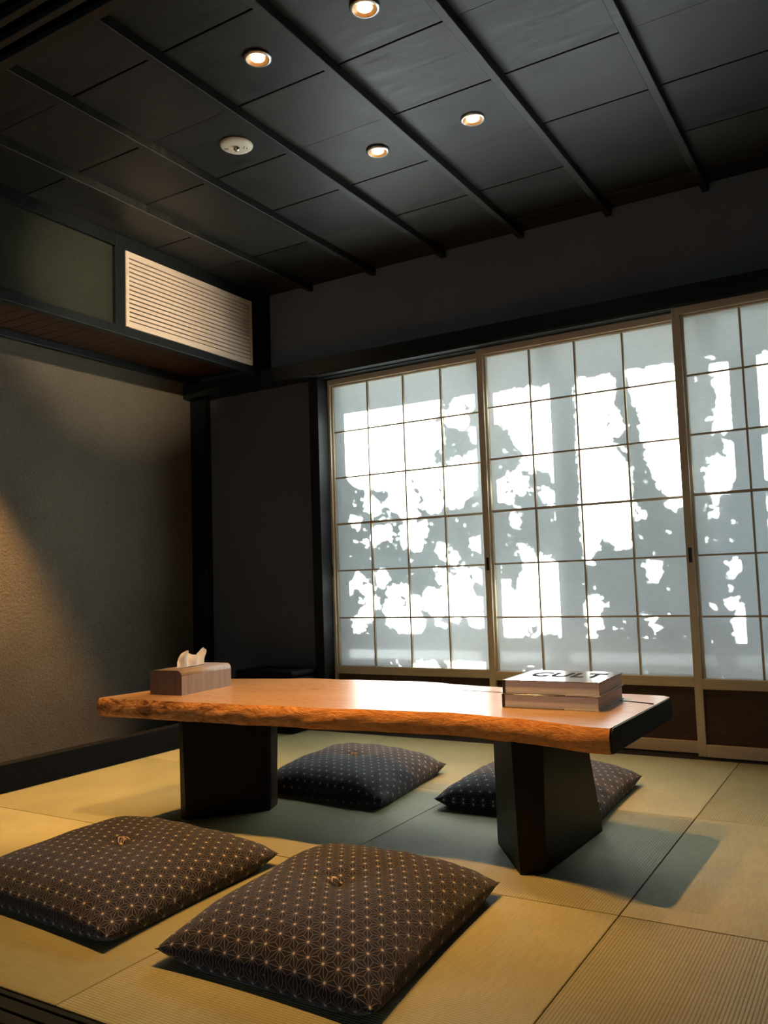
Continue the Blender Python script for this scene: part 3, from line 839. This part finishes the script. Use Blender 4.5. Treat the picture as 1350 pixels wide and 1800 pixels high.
NX, NZ = int((MX1 - MX0) / RES), int((MZ1 - MZ0) / RES)
gx, gz = np.meshgrid(MX0 + (np.arange(NX) + 0.5) * RES, MZ0 + (np.arange(NZ) + 0.5) * RES)
free = np.zeros((NZ, NX), bool)
for poly in GAPS:
    P = np.array(poly, float)
    inside = np.zeros_like(free)
    x1, z1 = P[-1]
    for x2, z2 in P:
        if z1 != z2:
            cond = ((z1 > gz) != (z2 > gz)) & (gx < (x2 - x1) * (gz - z1) / (z2 - z1) + x1)
            inside ^= cond
        x1, z1 = x2, z2
    free |= inside


def leaf_cloud(n, L0, L1, y0, y1, rng, xa, xb):
    """Folded leaves whose sun shadows stay off the free openings."""
    verts, faces = [], []
    sil = np.array([(0, 0, 0), (0.30, 0.26, 0.03), (0.66, 0.24, 0.03), (1, 0, 0), (0.66, -0.24, 0.03), (0.30, -0.26, 0.03), (0.5, 0, -0.03)])
    got = 0
    tries = 0
    while got < n and tries < 40:
        tries += 1
        m = 4000
        c2 = np.stack([rng.uniform(xa, xb, m), rng.uniform(MZ0, MZ1, m)], 1)
        yy = rng.uniform(y0, y1, m)
        L = rng.uniform(L0, L1, m)
        d = rng.normal(size=(m, 3))
        d[:, 2] -= 0.5
        d /= np.linalg.norm(d, axis=1)[:, None]
        s = np.tile(np.array(SUN_DIR), (m, 1)) + rng.normal(size=(m, 3)) * 0.55
        b = np.cross(s, d)
        b /= np.linalg.norm(b, axis=1)[:, None]
        nn = np.cross(d, b)
        cen = np.stack([c2[:, 0] - KX * yy, yy, c2[:, 1] - KZ * yy], 1)
        pts = cen[:, None, :] + L[:, None, None] * ((sil[None, :, 0:1] - 0.5) * d[:, None, :] + sil[None, :, 1:2] * b[:, None, :] + sil[None, :, 2:3] * nn[:, None, :])
        px = pts[:, :, 0] + KX * pts[:, :, 1]
        pz = pts[:, :, 2] + KZ * pts[:, :, 1]
        ix = np.clip(((px - MX0) / RES).astype(int), 0, NX - 1)
        iz = np.clip(((pz - MZ0) / RES).astype(int), 0, NZ - 1)
        ok = ~(free[iz, ix].any(1)) & (pts[:, :, 1].min(1) > 0.30) & (pts[:, :, 2].min(1) > 0.0)
        for k in np.nonzero(ok)[0]:
            if got >= n:
                break
            o = len(verts)
            verts.extend(pts[k].tolist())
            faces.extend([(o, o + 1, o + 6), (o + 1, o + 2, o + 6), (o + 2, o + 3, o + 6), (o + 3, o + 4, o + 6), (o + 4, o + 5, o + 6), (o + 5, o, o + 6)])
            got += 1
    return verts, faces


def make_shrub(xa, xb, label, seed):
    rng = np.random.default_rng(seed)
    xm = (xa + xb) / 2
    yc = 1.3
    base = Vector((xm - KX * yc, yc, -0.35))
    t = thing('garden_hedge', label, 'hedge', base)
    V, Fc = [], []
    for n, L0, L1, y0, y1 in ((4500, 0.07, 0.10, 0.9, 1.8), (10000, 0.035, 0.06, 0.9, 1.7), (12000, 0.016, 0.030, 0.8, 1.5), (12000, 0.009, 0.016, 0.8, 1.3)):
        v, f = leaf_cloud(n, L0, L1, y0, y1, rng, xa, xb)
        o = len(V)
        V += [(p[0] - base.x, p[1] - base.y, p[2] - base.z) for p in v]
        Fc += [tuple(i + o for i in q) for q in f]
    me = bpy.data.meshes.new('foliage')
    me.from_pydata(V, [], Fc)
    link('foliage', me, MAT['leaf'], t, 'stuff')
    # a short trunk that stays below the window
    from_bm('trunk', bm_tube([(0, 0, -0.02), (0.02, 0.01, 0.2), (-0.01, 0, 0.42)], [0.045, 0.04, 0.03], 8), MAT['bark'], t)
    return t


make_shrub(-1.12, 2.03, 'leafy evergreen hedge outside, seen only as leaf shadows on the paper screens', 3)

# ------------------------------------------------------------------ table
ZT, TH = 0.408, 0.064


def interp(tab, x):
    for (xa, ya), (xb, yb) in zip(tab, tab[1:]):
        if x <= xb:
            t = (x - xa) / (xb - xa)
            t = t * t * (3 - 2 * t) * 0.5 + t * 0.5
            return ya + (yb - ya) * max(0, t)
    return tab[-1][1]


NEAR = [(-0.76, -1.815), (-0.55, -1.797), (-0.37, -1.780), (-0.13, -1.778), (0.13, -1.752), (0.415, -1.712), (0.64, -1.708), (0.86, -1.742), (1.072, -1.792)]
FAR = [(-0.70, -1.215), (-0.657, -1.203), (-0.495, -1.150), (-0.316, -1.090), (0.149, -1.078), (0.502, -1.137), (0.97, -1.185), (1.06, -1.182), (1.10, -1.215)]
table = thing('low_table', 'low live-edge timber slab table on two dark wooden legs in the middle of the mats', 'table', (0.18, -1.48, 0))
bm = bmesh.new()
rnd = random.Random(7)
NU, NV, NSIDE, NB = 72, 14, 8, 6
ph = [rnd.uniform(0, 6.28) for _ in range(8)]


def wob(x, s):
    return 0.006 * math.sin(9 * x + ph[s]) + 0.004 * math.sin(23 * x + ph[s + 1]) + 0.002 * math.sin(51 * x + ph[s + 2])


rings = []
tags = None
for i in range(NU + 1):
    u = i / NU
    xl = lambda v: -0.752 + 0.085 * v ** 1.1
    xr = lambda v: 1.076 + 0.014 * v
    def pos(v, z, push):
        x = xl(v) + (xr(v) - xl(v)) * u
        yn, yf = interp(NEAR, x) + wob(x, 0), interp(FAR, x) + wob(x, 3)
        y = yn + (yf - yn) * v
        return Vector((x - 0.18, y + push + 1.48, z))
    ring, tg = [], []
    for j in range(NV + 1):
        ring.append(pos(j / NV, ZT, 0)); tg.append('t')
    x_here = xl(0) + (xr(0) - xl(0)) * u
    for j in range(1, NSIDE):
        a = j / NSIDE
        ring.append(pos(1, ZT - TH * a, 0.012 * math.sin(math.pi * a))); tg.append('s')
    for j in range(NB + 1):
        ring.append(pos(1 - j / NB, ZT - TH, 0)); tg.append('b')
    rough = 0.5 + 0.8 * max(0, min(1, 0.6 - x_here))
    for j in range(1, NSIDE):
        a = 1 - j / NSIDE
        bul = -0.013 * math.sin(math.pi * min(1, a * 0.93)) ** 0.8 * (1 + 0.10 * math.sin(7 * x_here + 2))
        nz = 0.0016 * rough * (math.sin(31 * x_here + 9 * a) + 0.7 * math.sin(67 * x_here - 14 * a) + 0.5 * rnd.uniform(-1, 1))
        ring.append(pos(0, ZT - TH * a + 0.002 * math.sin(17 * x_here + ph[5]) * math.sin(math.pi * a), bul + nz * math.sin(math.pi * a))); tg.append('s')
    rings.append([bm.verts.new(p) for p in ring])
    tags = tg
NR = len(tags)
for p, q in zip(rings, rings[1:]):
    for k in range(NR):
        k2 = (k + 1) % NR
        f = bm.faces.new((p[k], q[k], q[k2], p[k2]))
        both = {tags[k], tags[k2]}
        f.material_index = 0 if both == {'t'} else (2 if both == {'b'} else 1)
        f.smooth = True
for f in (bm.faces.new(rings[0]), bm.faces.new(rings[-1][::-1])):
    f.material_index = 1
top = from_bm('slab_top', bm, [MAT['table_top'], MAT['table_side'], MAT['leg_wood']], table)
# mark the arris sharp so that the top stays flat
bmt = bmesh.new()
bmt.from_mesh(top.data)
for e in bmt.edges:
    fs = e.link_faces
    if len(fs) == 2 and (fs[0].material_index != fs[1].material_index):
        e.smooth = False
bmt.to_mesh(top.data)
bmt.free()
# dark end grain board closing the right end, rounded at its corners
b = bmesh.new()
ya, yb_ = interp(NEAR, 1.072) + 1.48 - 0.004, interp(FAR, 1.09) + 1.48 + 0.002
zb, zt_ = ZT - TH + 0.001, ZT - 0.0015
prof = []
for (cy, cz, r, a0) in ((ya + 0.022, zt_ - 0.024, 0.024, 180), (yb_ - 0.030, zt_ - 0.030, 0.030, 90), (yb_ - 0.020, zb + 0.018, 0.018, 0), (ya + 0.010, zb + 0.010, 0.010, -90)):
    for k in range(6):
        a = math.radians(a0 - 90 * k / 5)
        prof.append((cy + r * math.cos(a), cz + r * math.sin(a)))
def xe(y): return 1.0765 - 0.18 + 0.014 * (y - ya) / (yb_ - ya)
lo = [b.verts.new((xe(p[0]) - 0.004, p[0], p[1])) for p in prof]
hi = [b.verts.new((xe(p[0]) + 0.004, p[0], p[1])) for p in prof]
b.faces.new(lo); b.faces.new(hi[::-1])
for k in range(len(prof)):
    k2 = (k + 1) % len(prof)
    b.faces.new((lo[k], hi[k], hi[k2], lo[k2]))
eg = from_bm('end_board', b, MAT['end_grain'], table)
eg['label'] = 'black end grain'
# drying crack running along the top near the far edge
b = bmesh.new()
pts = [(0.33, -1.247, 0.001), (0.45, -1.254, 0.0035), (0.60, -1.268, 0.004), (0.80, -1.300, 0.005), (1.00, -1.336, 0.007), (1.05, -1.352, 0.008), (1.079, -1.367, 0.009)]
up = [b.verts.new((x - 0.18, y + 1.48 + w, ZT + 0.0006)) for x, y, w in pts]
dn = [b.verts.new((x - 0.18, y + 1.48 - w, ZT + 0.0006)) for x, y, w in pts]
for k in range(len(pts) - 1):
    b.faces.new((dn[k], dn[k + 1], up[k + 1], up[k]))
bmesh.ops.solidify(b, geom=b.faces[:], thickness=0.004)
ck = from_bm('drying_crack', b, MAT['slot'], table)
ck['label'] = 'dark crack in the slab'


def leg(poly, shift, edge_faces):
    ZL = ZT - TH + 0.002
    b = bmesh.new()
    NL = 10
    loops = []
    for k in range(NL + 1):
        t = k / NL
        loops.append([b.verts.new((x + sx * t - 0.18, y + sy * t + 1.48, ZL * t)) for (x, y), (sx, sy) in zip(poly, shift)])
    for p, q in zip(loops, loops[1:]):
        for k in range(len(poly)):
            k2 = (k + 1) % len(poly)
            b.faces.new((p[k], p[k2], q[k2], q[k]))
    b.faces.new(loops[0][::-1])
    b.faces.new(loops[-1])
    bmesh.ops.bevel(b, geom=[e for e in b.edges if abs((e.verts[0].co - e.verts[1].co).z) > 0.01], offset=0.004, segments=2, affect='EDGES', profile=0.6)
    bmesh.ops.recalc_face_normals(b, faces=b.faces)
    for f in b.faces:
        f.smooth = True
    for e in b.edges:
        if len(e.link_faces) == 2 and e.calc_face_angle() > 0.25:
            e.smooth = False
    l = from_bm('leg', b, MAT['leg_wood'], table)
    return l


LL = [(-0.456, -1.714), (-0.418, -1.728), (-0.232, -1.511), (-0.262, -1.430), (-0.345, -1.350), (-0.52, -1.560)]
leg_l = leg(LL, [(-0.004, 0), (-0.014, 0), (0.006, 0), (0.012, 0), (0.012, 0), (0, 0)], None)
LR = [(0.635, -1.512), (0.798, -1.738), (0.855, -1.696), (0.877, -1.262), (0.760, -1.230)]
leg(LR, [(0.0, 0), (-0.010, 0), (0.008, 0), (-0.045, 0), (-0.02, 0)], None)
# pale sapwood strips that show on the flanks of the left leg
def strip(p, q, top_p, top_q, off):
    b = bmesh.new()
    n = 10
    L, R = [], []
    ZL = ZT - TH
    for k in range(n + 1):
        t = k / n
        wv = 0.004 * math.sin(5 * t + 1) + 0.002 * math.sin(13 * t)
        a = Vector((*p, 0)).lerp(Vector((*top_p, 0)), t)
        c = Vector((*q, 0)).lerp(Vector((*top_q, 0)), t)
        d = (c - a).normalized()
        z = 0.004 + (ZL - 0.006) * t
        L.append(b.verts.new((a.x + off[0] - 0.18, a.y + off[1] + 1.48, z)))
        R.append(b.verts.new((c.x + d.x * wv + off[0] - 0.18, c.y + d.y * wv + off[1] + 1.48, z)))
    for k in range(n):
        b.faces.new((L[k], R[k], R[k + 1], L[k + 1]))
    bmesh.ops.solidify(b, geom=b.faces[:], thickness=0.003)
    s = from_bm('sapwood_edge', b, MAT['leg_edge'], leg_l)
    s['label'] = 'paler sapwood edge of the leg'
strip((-0.452, -1.713), (-0.424, -1.724), (-0.455, -1.713), (-0.440, -1.720), (-0.0006, -0.0012))
strip((-0.235, -1.500), (-0.258, -1.437), (-0.229, -1.500), (-0.250, -1.437), (0.0014, 0.0006))

# ------------------------------------------------------------------ things on the table
tb = thing('tissue_box', 'walnut veneer tissue box with a white tissue, at the left end of the table', 'tissue box', (-0.5735, -1.531, ZT), math.radians(4.2))
bw, bl, bh, rr = 0.0735, 0.142, 0.087, 0.020
prof = [(-bw, 0), (-bw, bh - rr)]
for k in range(1, 7):
    a = math.radians(180 - 15 * k)
    prof.append((-bw + rr + rr * math.cos(a), bh - rr + rr * math.sin(a)))
for k in range(0, 7):
    a = math.radians(90 - 15 * k)
    prof.append((bw - rr + rr * math.cos(a), bh - rr + rr * math.sin(a)))
prof.append((bw, 0))
b = bmesh.new()
la = [b.verts.new((x, -bl, z)) for x, z in prof]
lb = [b.verts.new((x, bl, z)) for x, z in prof]
for k in range(len(prof)):
    k2 = (k + 1) % len(prof)
    f = b.faces.new((la[k], la[k2], lb[k2], lb[k]))
    f.smooth = 1 < k < len(prof) - 2
fe = bmesh.new()
b.faces.new(la[::-1]); b.faces.new(lb)
fe.free()
from_bm('case', b, MAT['tissue_box'], tb)
b = bm_prism([(x, y) for x, y in ((-bw + 0.0015, -bl - 0.0012), (bw - 0.0015, -bl - 0.0012), (bw - 0.0015, -bl), (-bw + 0.0015, -bl))], 0.001, bh - rr)
ep = bmesh.new()
pts = [(-bw + 0.002, 0.001)] + [(x * 0.975, z - 0.001) for x, z in prof[1:-1]] + [(bw - 0.002, 0.001)]
b.free()
lo = [ep.verts.new((x, -bl - 0.0015, z)) for x, z in pts]
hi = [ep.verts.new((x, -bl + 0.001, z)) for x, z in pts]
ep.faces.new(lo); ep.faces.new(hi[::-1])
for k in range(len(pts)):
    ep.faces.new((lo[k], hi[k], hi[(k + 1) % len(pts)], lo[(k + 1) % len(pts)]))
e_ = from_bm('end_panel', ep, wood('darker end veneer', (0.07, 0.048, 0.037), (0.15, 0.105, 0.08), (18, 18, 1), 0.55, 0.25), tb)
e_['label'] = 'darker end panel with upright grain'
sl = bm_prism([(0.014 * math.cos(a), 0.075 * math.sin(a)) for a in np.linspace(0, 2 * math.pi, 24, endpoint=False)], bh - 0.001, bh + 0.0006)
from_bm('slot', sl, MAT['slot'], tb)
# tissue: a gathered sheet fanning up out of the slot with two peaks
b = bmesh.new()
nu, nv = 40, 16
grid = []
rnd = random.Random(11)
for i in range(nu + 1):
    u = i / nu
    row = []
    h = float(np.interp(u, [0, 0.10, 0.22, 0.33, 0.45, 0.6, 0.76, 0.87, 0.94, 1.0], [0.010, 0.026, 0.050, 0.066, 0.060, 0.048, 0.043, 0.050, 0.068, 0.060]))
    for j in range(nv + 1):
        v = j / nv
        yy = -0.100 + 0.172 * u + 0.006 * math.sin(6 * v + 3 * u) * v - 0.016 * (1 - u) * (1 - v) + 0.008 * u * v
        xx = (0.003 + 0.009 * v) * math.sin(u * 19 + 0.9 * v) + 0.008 * v * math.cos(4.2 * u) + 0.003 * math.sin(43 * u) * v
        row.append(b.verts.new((xx, yy, bh - 0.004 + h * v + 0.002 * math.sin(30 * u + 5 * v) * v)))
    grid.append(row)
for i in range(nu):
    for j in range(nv):
        b.faces.new((grid[i][j], grid[i + 1][j], grid[i + 1][j + 1], grid[i][j + 1])).smooth = True
ts = from_bm('tissue', b, MAT['tissue'], tb)
ts['label'] = 'white tissue sticking up'


def make_book(label, x, y, z, rz, title):
    bk = thing('book', label, 'book', (x, y, z), rz, 'two thick books on the table')
    w, d, h, c = 0.143, 0.134, 0.0395, 0.0022
    box('page_block', -w + 0.006, w - 0.0035, -d + 0.002, d - 0.003, c, h - c, MAT['pages'], bk)
    cb = box('cover_board', -w, w, -d, d, h - c, h, MAT['cover'], bk, None, 0.0006, 1)
    lo_ = box('cover_board', -w, w, -d, d, 0, c, MAT['cover_dark'], bk, None, 0.0006, 1)
    lo_['label'] = 'dark lower cover'
    sp = box('spine', -w - 0.0025, -w + 0.005, -d, d, 0.0, h, MAT['cover_dark'], bk, None, 0.001, 1)
    sp['label'] = 'dark spine'
    fl = box('jacket_flap', w - 0.100, w + 0.0004, -d - 0.0004, d, -0.0, c + 0.0006, MAT['cover_white'], bk)
    fl['label'] = 'white jacket flap edge'
    box('cover_edge', -w, w + 0.0003, -d - 0.0005, -d + 0.002, h - c * 0.95, h - 0.0003, MAT['ink'], bk)
    if title:
        cu = bpy.data.curves.new('title', 'FONT')
        cu.body = 'CULT'
        cu.size = 0.138
        cu.space_character = 1.05
        cu.extrude = 0.0004
        cu.offset = 0.0020
        cu.align_x = 'CENTER'
        cu.align_y = 'CENTER'
        tmp = bpy.data.objects.new('tmp_title', cu)
        COL.objects.link(tmp)
        bpy.context.view_layer.update()
        me = bpy.data.meshes.new_from_object(tmp)
        bpy.data.objects.remove(tmp)
        me.materials.clear()
        t = link('title', me, MAT['ink'], cb)
        t.location = (0.004, 0.020, h + 0.0006)
        t.scale = (0.62, 1.0, 1.0)
        t['label'] = 'black block letters CULT on the cover'
    return bk


make_book('lower grey book of two, lying directly on the right end of the table', 0.830, -1.420, ZT, math.radians(1.5), False)
make_book('upper book of two with black letters on its glossy cover', 0.832, -1.418, ZT + 0.0400, math.radians(2.0), True)

# ------------------------------------------------------------------ floor cushions


def make_cushion(label, corners, H, seed, knot=True):
    c = sum((Vector((x, y, 0)) for x, y in corners), Vector()) / 4
    t = thing('floor_cushion', label, 'cushion', (c.x, c.y, 0), 0, 'floor cushions around the table')
    A, B, C_, D = [Vector((x - c.x, y - c.y)) for x, y in corners]     # near-left, near-right, far-right, far-left
    rng = random.Random(seed)
    p = [rng.uniform(0, 6.28) for _ in range(10)]
    N = 56
    ZS = 0.036

    def outline(u, v):
        # pull the middle of each side in a little, so that the corners stick out
        k = 0.035
        uu = u * (1 - k * (1 - v * v) * abs(u) ** 3)
        vv = v * (1 - k * (1 - u * u) * abs(v) ** 3)
        a, b_ = (uu + 1) / 2, (vv + 1) / 2
        return A * (1 - a) * (1 - b_) + B * a * (1 - b_) + C_ * a * b_ + D * (1 - a) * b_

    def puff(u, v):
        eu, ev = 1 - abs(u) ** 4.0, 1 - abs(v) ** 4.0
        f = max(0.0, eu) ** 0.60 * max(0.0, ev) ** 0.60 * (0.90 + 0.10 * (1 - u * u) * (1 - v * v))
        return f

    bm = bmesh.new()
    uvl = bm.loops.layers.uv.new('UVMap')
    P = {}
    ts = [math.sin(math.pi / 2 * (2 * i / N - 1)) * 0.35 + (2 * i / N - 1) * 0.65 for i in range(N + 1)]
    for i, u in enumerate(ts):
        for j, v in enumerate(ts):
            q = outline(u, v)
            f = puff(u, v)
            r2 = (q.x ** 2 + q.y ** 2)
            zt = ZS * (0.55 + 0.45 * (1 - abs(u * v) ** 2 * 0.3)) + (H - ZS) * f
            zt -= 0.016 * math.exp(-r2 / 0.0022) + 0.006 * math.exp(-r2 / 0.012)
            zt += f * (0.0030 * math.sin(7 * u + p[0]) * math.sin(5 * v + p[1]) + 0.0016 * math.sin(15 * u + 9 * v + p[2]))
            edge = 1 - max(abs(u), abs(v))
            zt += 0.0035 * math.exp(-((edge - 0.07) / 0.07) ** 2) * (math.sin(16 * u + p[3]) * abs(v) ** 4 + math.sin(15 * v + p[4]) * abs(u) ** 4) * min(1, edge / 0.05)
            zb = ZS * (0.55 + 0.45 * (1 - abs(u * v) ** 2 * 0.3)) * (1 - min(1.0, f * 3.2)) 
            P[i, j] = (Vector((q.x, q.y, zt)), Vector((q.x, q.y, zb)))
    # arc lengths from the centre lines give the cloth its own coordinates
    mid = N // 2
    UV = {}
    for j in range(N + 1):
        s = 0
        for i in range(mid, N):
            UV[i, j] = [s, 0] if i == mid else UV[i, j]
            s += (P[i + 1, j][0] - P[i, j][0]).length
            UV[i + 1, j] = [s, 0]
        s = 0
        for i in range(mid, 0, -1):
            s -= (P[i - 1, j][0] - P[i, j][0]).length
            UV[i - 1, j] = [s, 0]
    for i in range(N + 1):
        s = 0
        for j in range(mid, N):
            s += (P[i, j + 1][0] - P[i, j][0]).length
            UV[i, j + 1][1] = s
        s = 0
        for j in range(mid, 0, -1):
            s -= (P[i, j - 1][0] - P[i, j][0]).length
            UV[i, j - 1][1] = s
    tv, bv = {}, {}
    for i in range(N + 1):
        for j in range(N + 1):
            tv[i, j] = bm.verts.new(P[i, j][0])
            bv[i, j] = tv[i, j] if i in (0, N) or j in (0, N) else bm.verts.new(P[i, j][1])
    for i in range(N):
        for j in range(N):
            ids = [(i, j), (i + 1, j), (i + 1, j + 1), (i, j + 1)]
            f = bm.faces.new([tv[k] for k in ids])
            f.smooth = True
            for lp, k in zip(f.loops, ids):
                lp[uvl].uv = UV[k]
            f = bm.faces.new([bv[k] for k in ids[::-1]])
            f.smooth = True
            for lp, k in zip(f.loops, ids[::-1]):
                lp[uvl].uv = UV[k]
    body = from_bm('cover', bm, MAT['cushion'], t)
    # piped seam
    seam = [P[i, 0][0] for i in range(N + 1)] + [P[N, j][0] for j in range(1, N + 1)] + [P[i, N][0] for i in range(N - 1, -1, -1)] + [P[0, j][0] for j in range(N - 1, 0, -1)]
    # knotted thread at the tuft
    zc = P[mid, mid][0].z
    bm = bmesh.new()
    for q in range(3):
        a0 = rng.uniform(0, 6.28)
        pts = []
        for k in range(9):
            s = k / 8
            rad = 0.004 + 0.020 * s
            a = a0 + 1.7 * s * (1 if q % 2 else -1)
            pts.append((rad * math.cos(a), rad * math.sin(a), zc + 0.002 + 0.012 * math.sin(math.pi * s) + 0.010 * s))
        tb_ = bm_tube(pts, 0.0016, 5)
        me = bpy.data.meshes.new('tmp')
        tb_.to_mesh(me)
        tb_.free()
        bm.from_mesh(me)
        bpy.data.meshes.remove(me)
    bmesh.ops.create_icosphere(bm, subdivisions=2, radius=0.005, matrix=Matrix.Translation((0, 0, zc + 0.003)))
    kn = from_bm('tuft_knot', bm, MAT['thread'], t, None, True)
    kn['label'] = 'cream knotted thread at the centre'
    return t


make_cushion('largest dark star-patterned floor cushion, nearest the camera in the front middle', [(0.312, -2.568), (0.864, -2.582), (0.808, -1.890), (0.252, -1.876)], 0.118, 1)
make_cushion('dark star-patterned floor cushion at the front left, cut by the left edge', [(-0.48, -2.53), (0.176, -2.575), (0.160, -1.950), (-0.495, -1.900)], 0.112, 2)
make_cushion('dark star-patterned floor cushion behind the table, beside the left leg', [(-0.44, -1.325), (0.142, -1.355), (0.072, -0.738), (-0.52, -0.665)], 0.115, 3)
make_cushion('dark star-patterned floor cushion behind the right leg of the table', [(0.280, -1.250), (0.86, -1.235), (0.842, -0.640), (0.27, -0.640)], 0.110, 4)

# ------------------------------------------------------------------ low chest in the corner
ch = thing('low_chest', 'low black chest against the dark wall behind the left end of the table', 'chest', (-1.27, -0.17, 0))
box('case', -0.205, 0.205, -0.115, 0.105, 0.0, 0.292, MAT['chest'], ch, None, 0.018, 3)
box('lid', -0.19, 0.205, -0.115, 0.105, 0.294, 0.328, MAT['chest'], ch, None, 0.014, 3)

# ------------------------------------------------------------------ ceiling lights


def make_downlight(x, y, label, power=1.0):
    t = thing('downlight', label, 'ceiling light', (x, y, ZC), 0, 'recessed downlights in the ceiling')
    from_bm('trim_ring', bm_lathe([(0.046, 0.0005), (0.046, -0.004), (0.043, -0.0065), (0.038, -0.0075), (0.036, -0.0075), (0.036, 0.0005)], 40), MAT['metal_trim'], t, None, True)
    from_bm('reflector', bm_lathe([(0.0365, -0.0074), (0.030, -0.0040), (0.024, -0.0012), (0.0, -0.0008)], 40), MAT['amber'], t, None, True)
    from_bm('lens', bm_lathe([(0.0235, -0.0012), (0.0225, -0.0030), (0.013, -0.0044), (0.0, -0.0048)], 32), MAT['lamp'], t, None, True)
    ld = bpy.data.lights.new('downlight_beam', 'SPOT')
    ld.energy = LAMP_W * power
    ld.color = LAMP_COL
    ld.spot_size = math.radians(71)
    ld.spot_blend = 1.0
    ld.shadow_soft_size = 0.022
    lo = bpy.data.objects.new('downlight_beam', ld)
    COL.objects.link(lo)
    lo.parent = t
    lo.location = (0, 0, -0.035)
    return t


make_downlight(0.467, -1.842, 'lit downlight nearest the top edge of the photo')
make_downlight(0.047, -1.832, 'lit downlight farthest left of the four, above the round white fitting')
make_downlight(0.473, -1.100, 'lit downlight farthest right of the four', 0.52)
make_downlight(0.056, -1.100, 'lit downlight lowest in the photo, near the middle of the ceiling', 0.52)

em = thing('emergency_light', 'round unlit cream ceiling fitting with a small lens at its centre', 'ceiling fitting', (-0.374, -1.452, ZC))
from_bm('plate', bm_lathe([(0.0, -0.0095), (0.040, -0.0095), (0.058, -0.007), (0.063, -0.003), (0.064, 0.0005)], 48), MAT['cream'], em, None, True)
from_bm('lens', bm_lathe([(0.0, -0.024), (0.007, -0.0225), (0.012, -0.018), (0.013, -0.0095)], 24), MAT['chrome'], em, None, True)
for dx, dy in ((0.018, 0.020), (0.028, 0.012), (0.030, 0.026)):
    from_bm('indicator', bm_lathe([(0.0, -0.0112), (0.0022, -0.0108), (0.0025, -0.0092)], 10, (dx, dy)), MAT['black_metal'], em)
lab = box('label_plate', -0.048, -0.030, -0.018, -0.008, -0.0098, -0.0085, MAT['metal_trim'], em)

# downlight in the alcove soffit, just outside the left edge of the photo: it washes the plaster
al = thing('alcove_downlight', 'downlight in the alcove soffit washing the left plaster wall', 'ceiling light', (-1.63, -1.66, 2.090))
from_bm('trim_ring', bm_lathe([(0.046, 0.0), (0.046, -0.004), (0.043, -0.0065), (0.036, -0.0065), (0.0345, 0.0)], 32), MAT['metal_trim'], al, None, True)
from_bm('lens', bm_lathe([(0.0345, -0.001), (0.02, -0.004), (0.0, -0.005)], 24), MAT['lamp'], al, None, True)
ld = bpy.data.lights.new('alcove_beam', 'SPOT')
ld.energy = 310.0
ld.color = (1.0, 0.54, 0.18)
ld.spot_size = math.radians(65)
ld.spot_blend = 0.5
ld.shadow_soft_size = 0.022
lo = bpy.data.objects.new('alcove_beam', ld)
COL.objects.link(lo)
lo.parent = al
lo.location = (0, 0, -0.03)
lo.rotation_euler = (0, math.radians(-1), 0)      # tilted a little towards the plaster

# unseen lamp added on the door head to brighten louver and upper left wall
sp = thing('added_spotlight', 'added black lamp on the door head, unseen, aimed at the louver grille', 'added_spotlight', (0.95, -2.735, 2.20))
box('base', -0.03, 0.03, -0.039, 0.012, -0.01, 0.02, MAT['black_metal'], sp, None, 0.003, 1)
from_bm('stem', bm_lathe([(0.007, -0.03), (0.007, 0.002)], 12), MAT['black_metal'], sp)
aim = (Vector((X_FRONT, -1.12, 2.20)) - Vector((0.95, -2.735, 2.15))).normalized()
qm = aim.to_track_quat('-Z', 'Y').to_matrix().to_4x4()
can = from_bm('can', bm_lathe([(0.0, 0.05), (0.028, 0.05), (0.032, 0.04), (0.032, -0.045), (0.029, -0.045), (0.027, -0.02), (0.0, -0.02)], 28), MAT['black_metal'], sp, None, True)
can.matrix_local = Matrix.Translation((0, 0, -0.05)) @ qm
ld = bpy.data.lights.new('added_spot_beam', 'SPOT')
ld.energy = 420.0
ld.color = (1.0, 0.80, 0.56)
ld.spot_size = math.radians(24)
ld.spot_blend = 0.9
ld.shadow_soft_size = 0.02
lo = bpy.data.objects.new('added_spot_beam', ld)
COL.objects.link(lo)
lo.parent = sp
lo.matrix_local = Matrix.Translation(Vector((0, 0, -0.05)) + aim * 0.055) @ qm
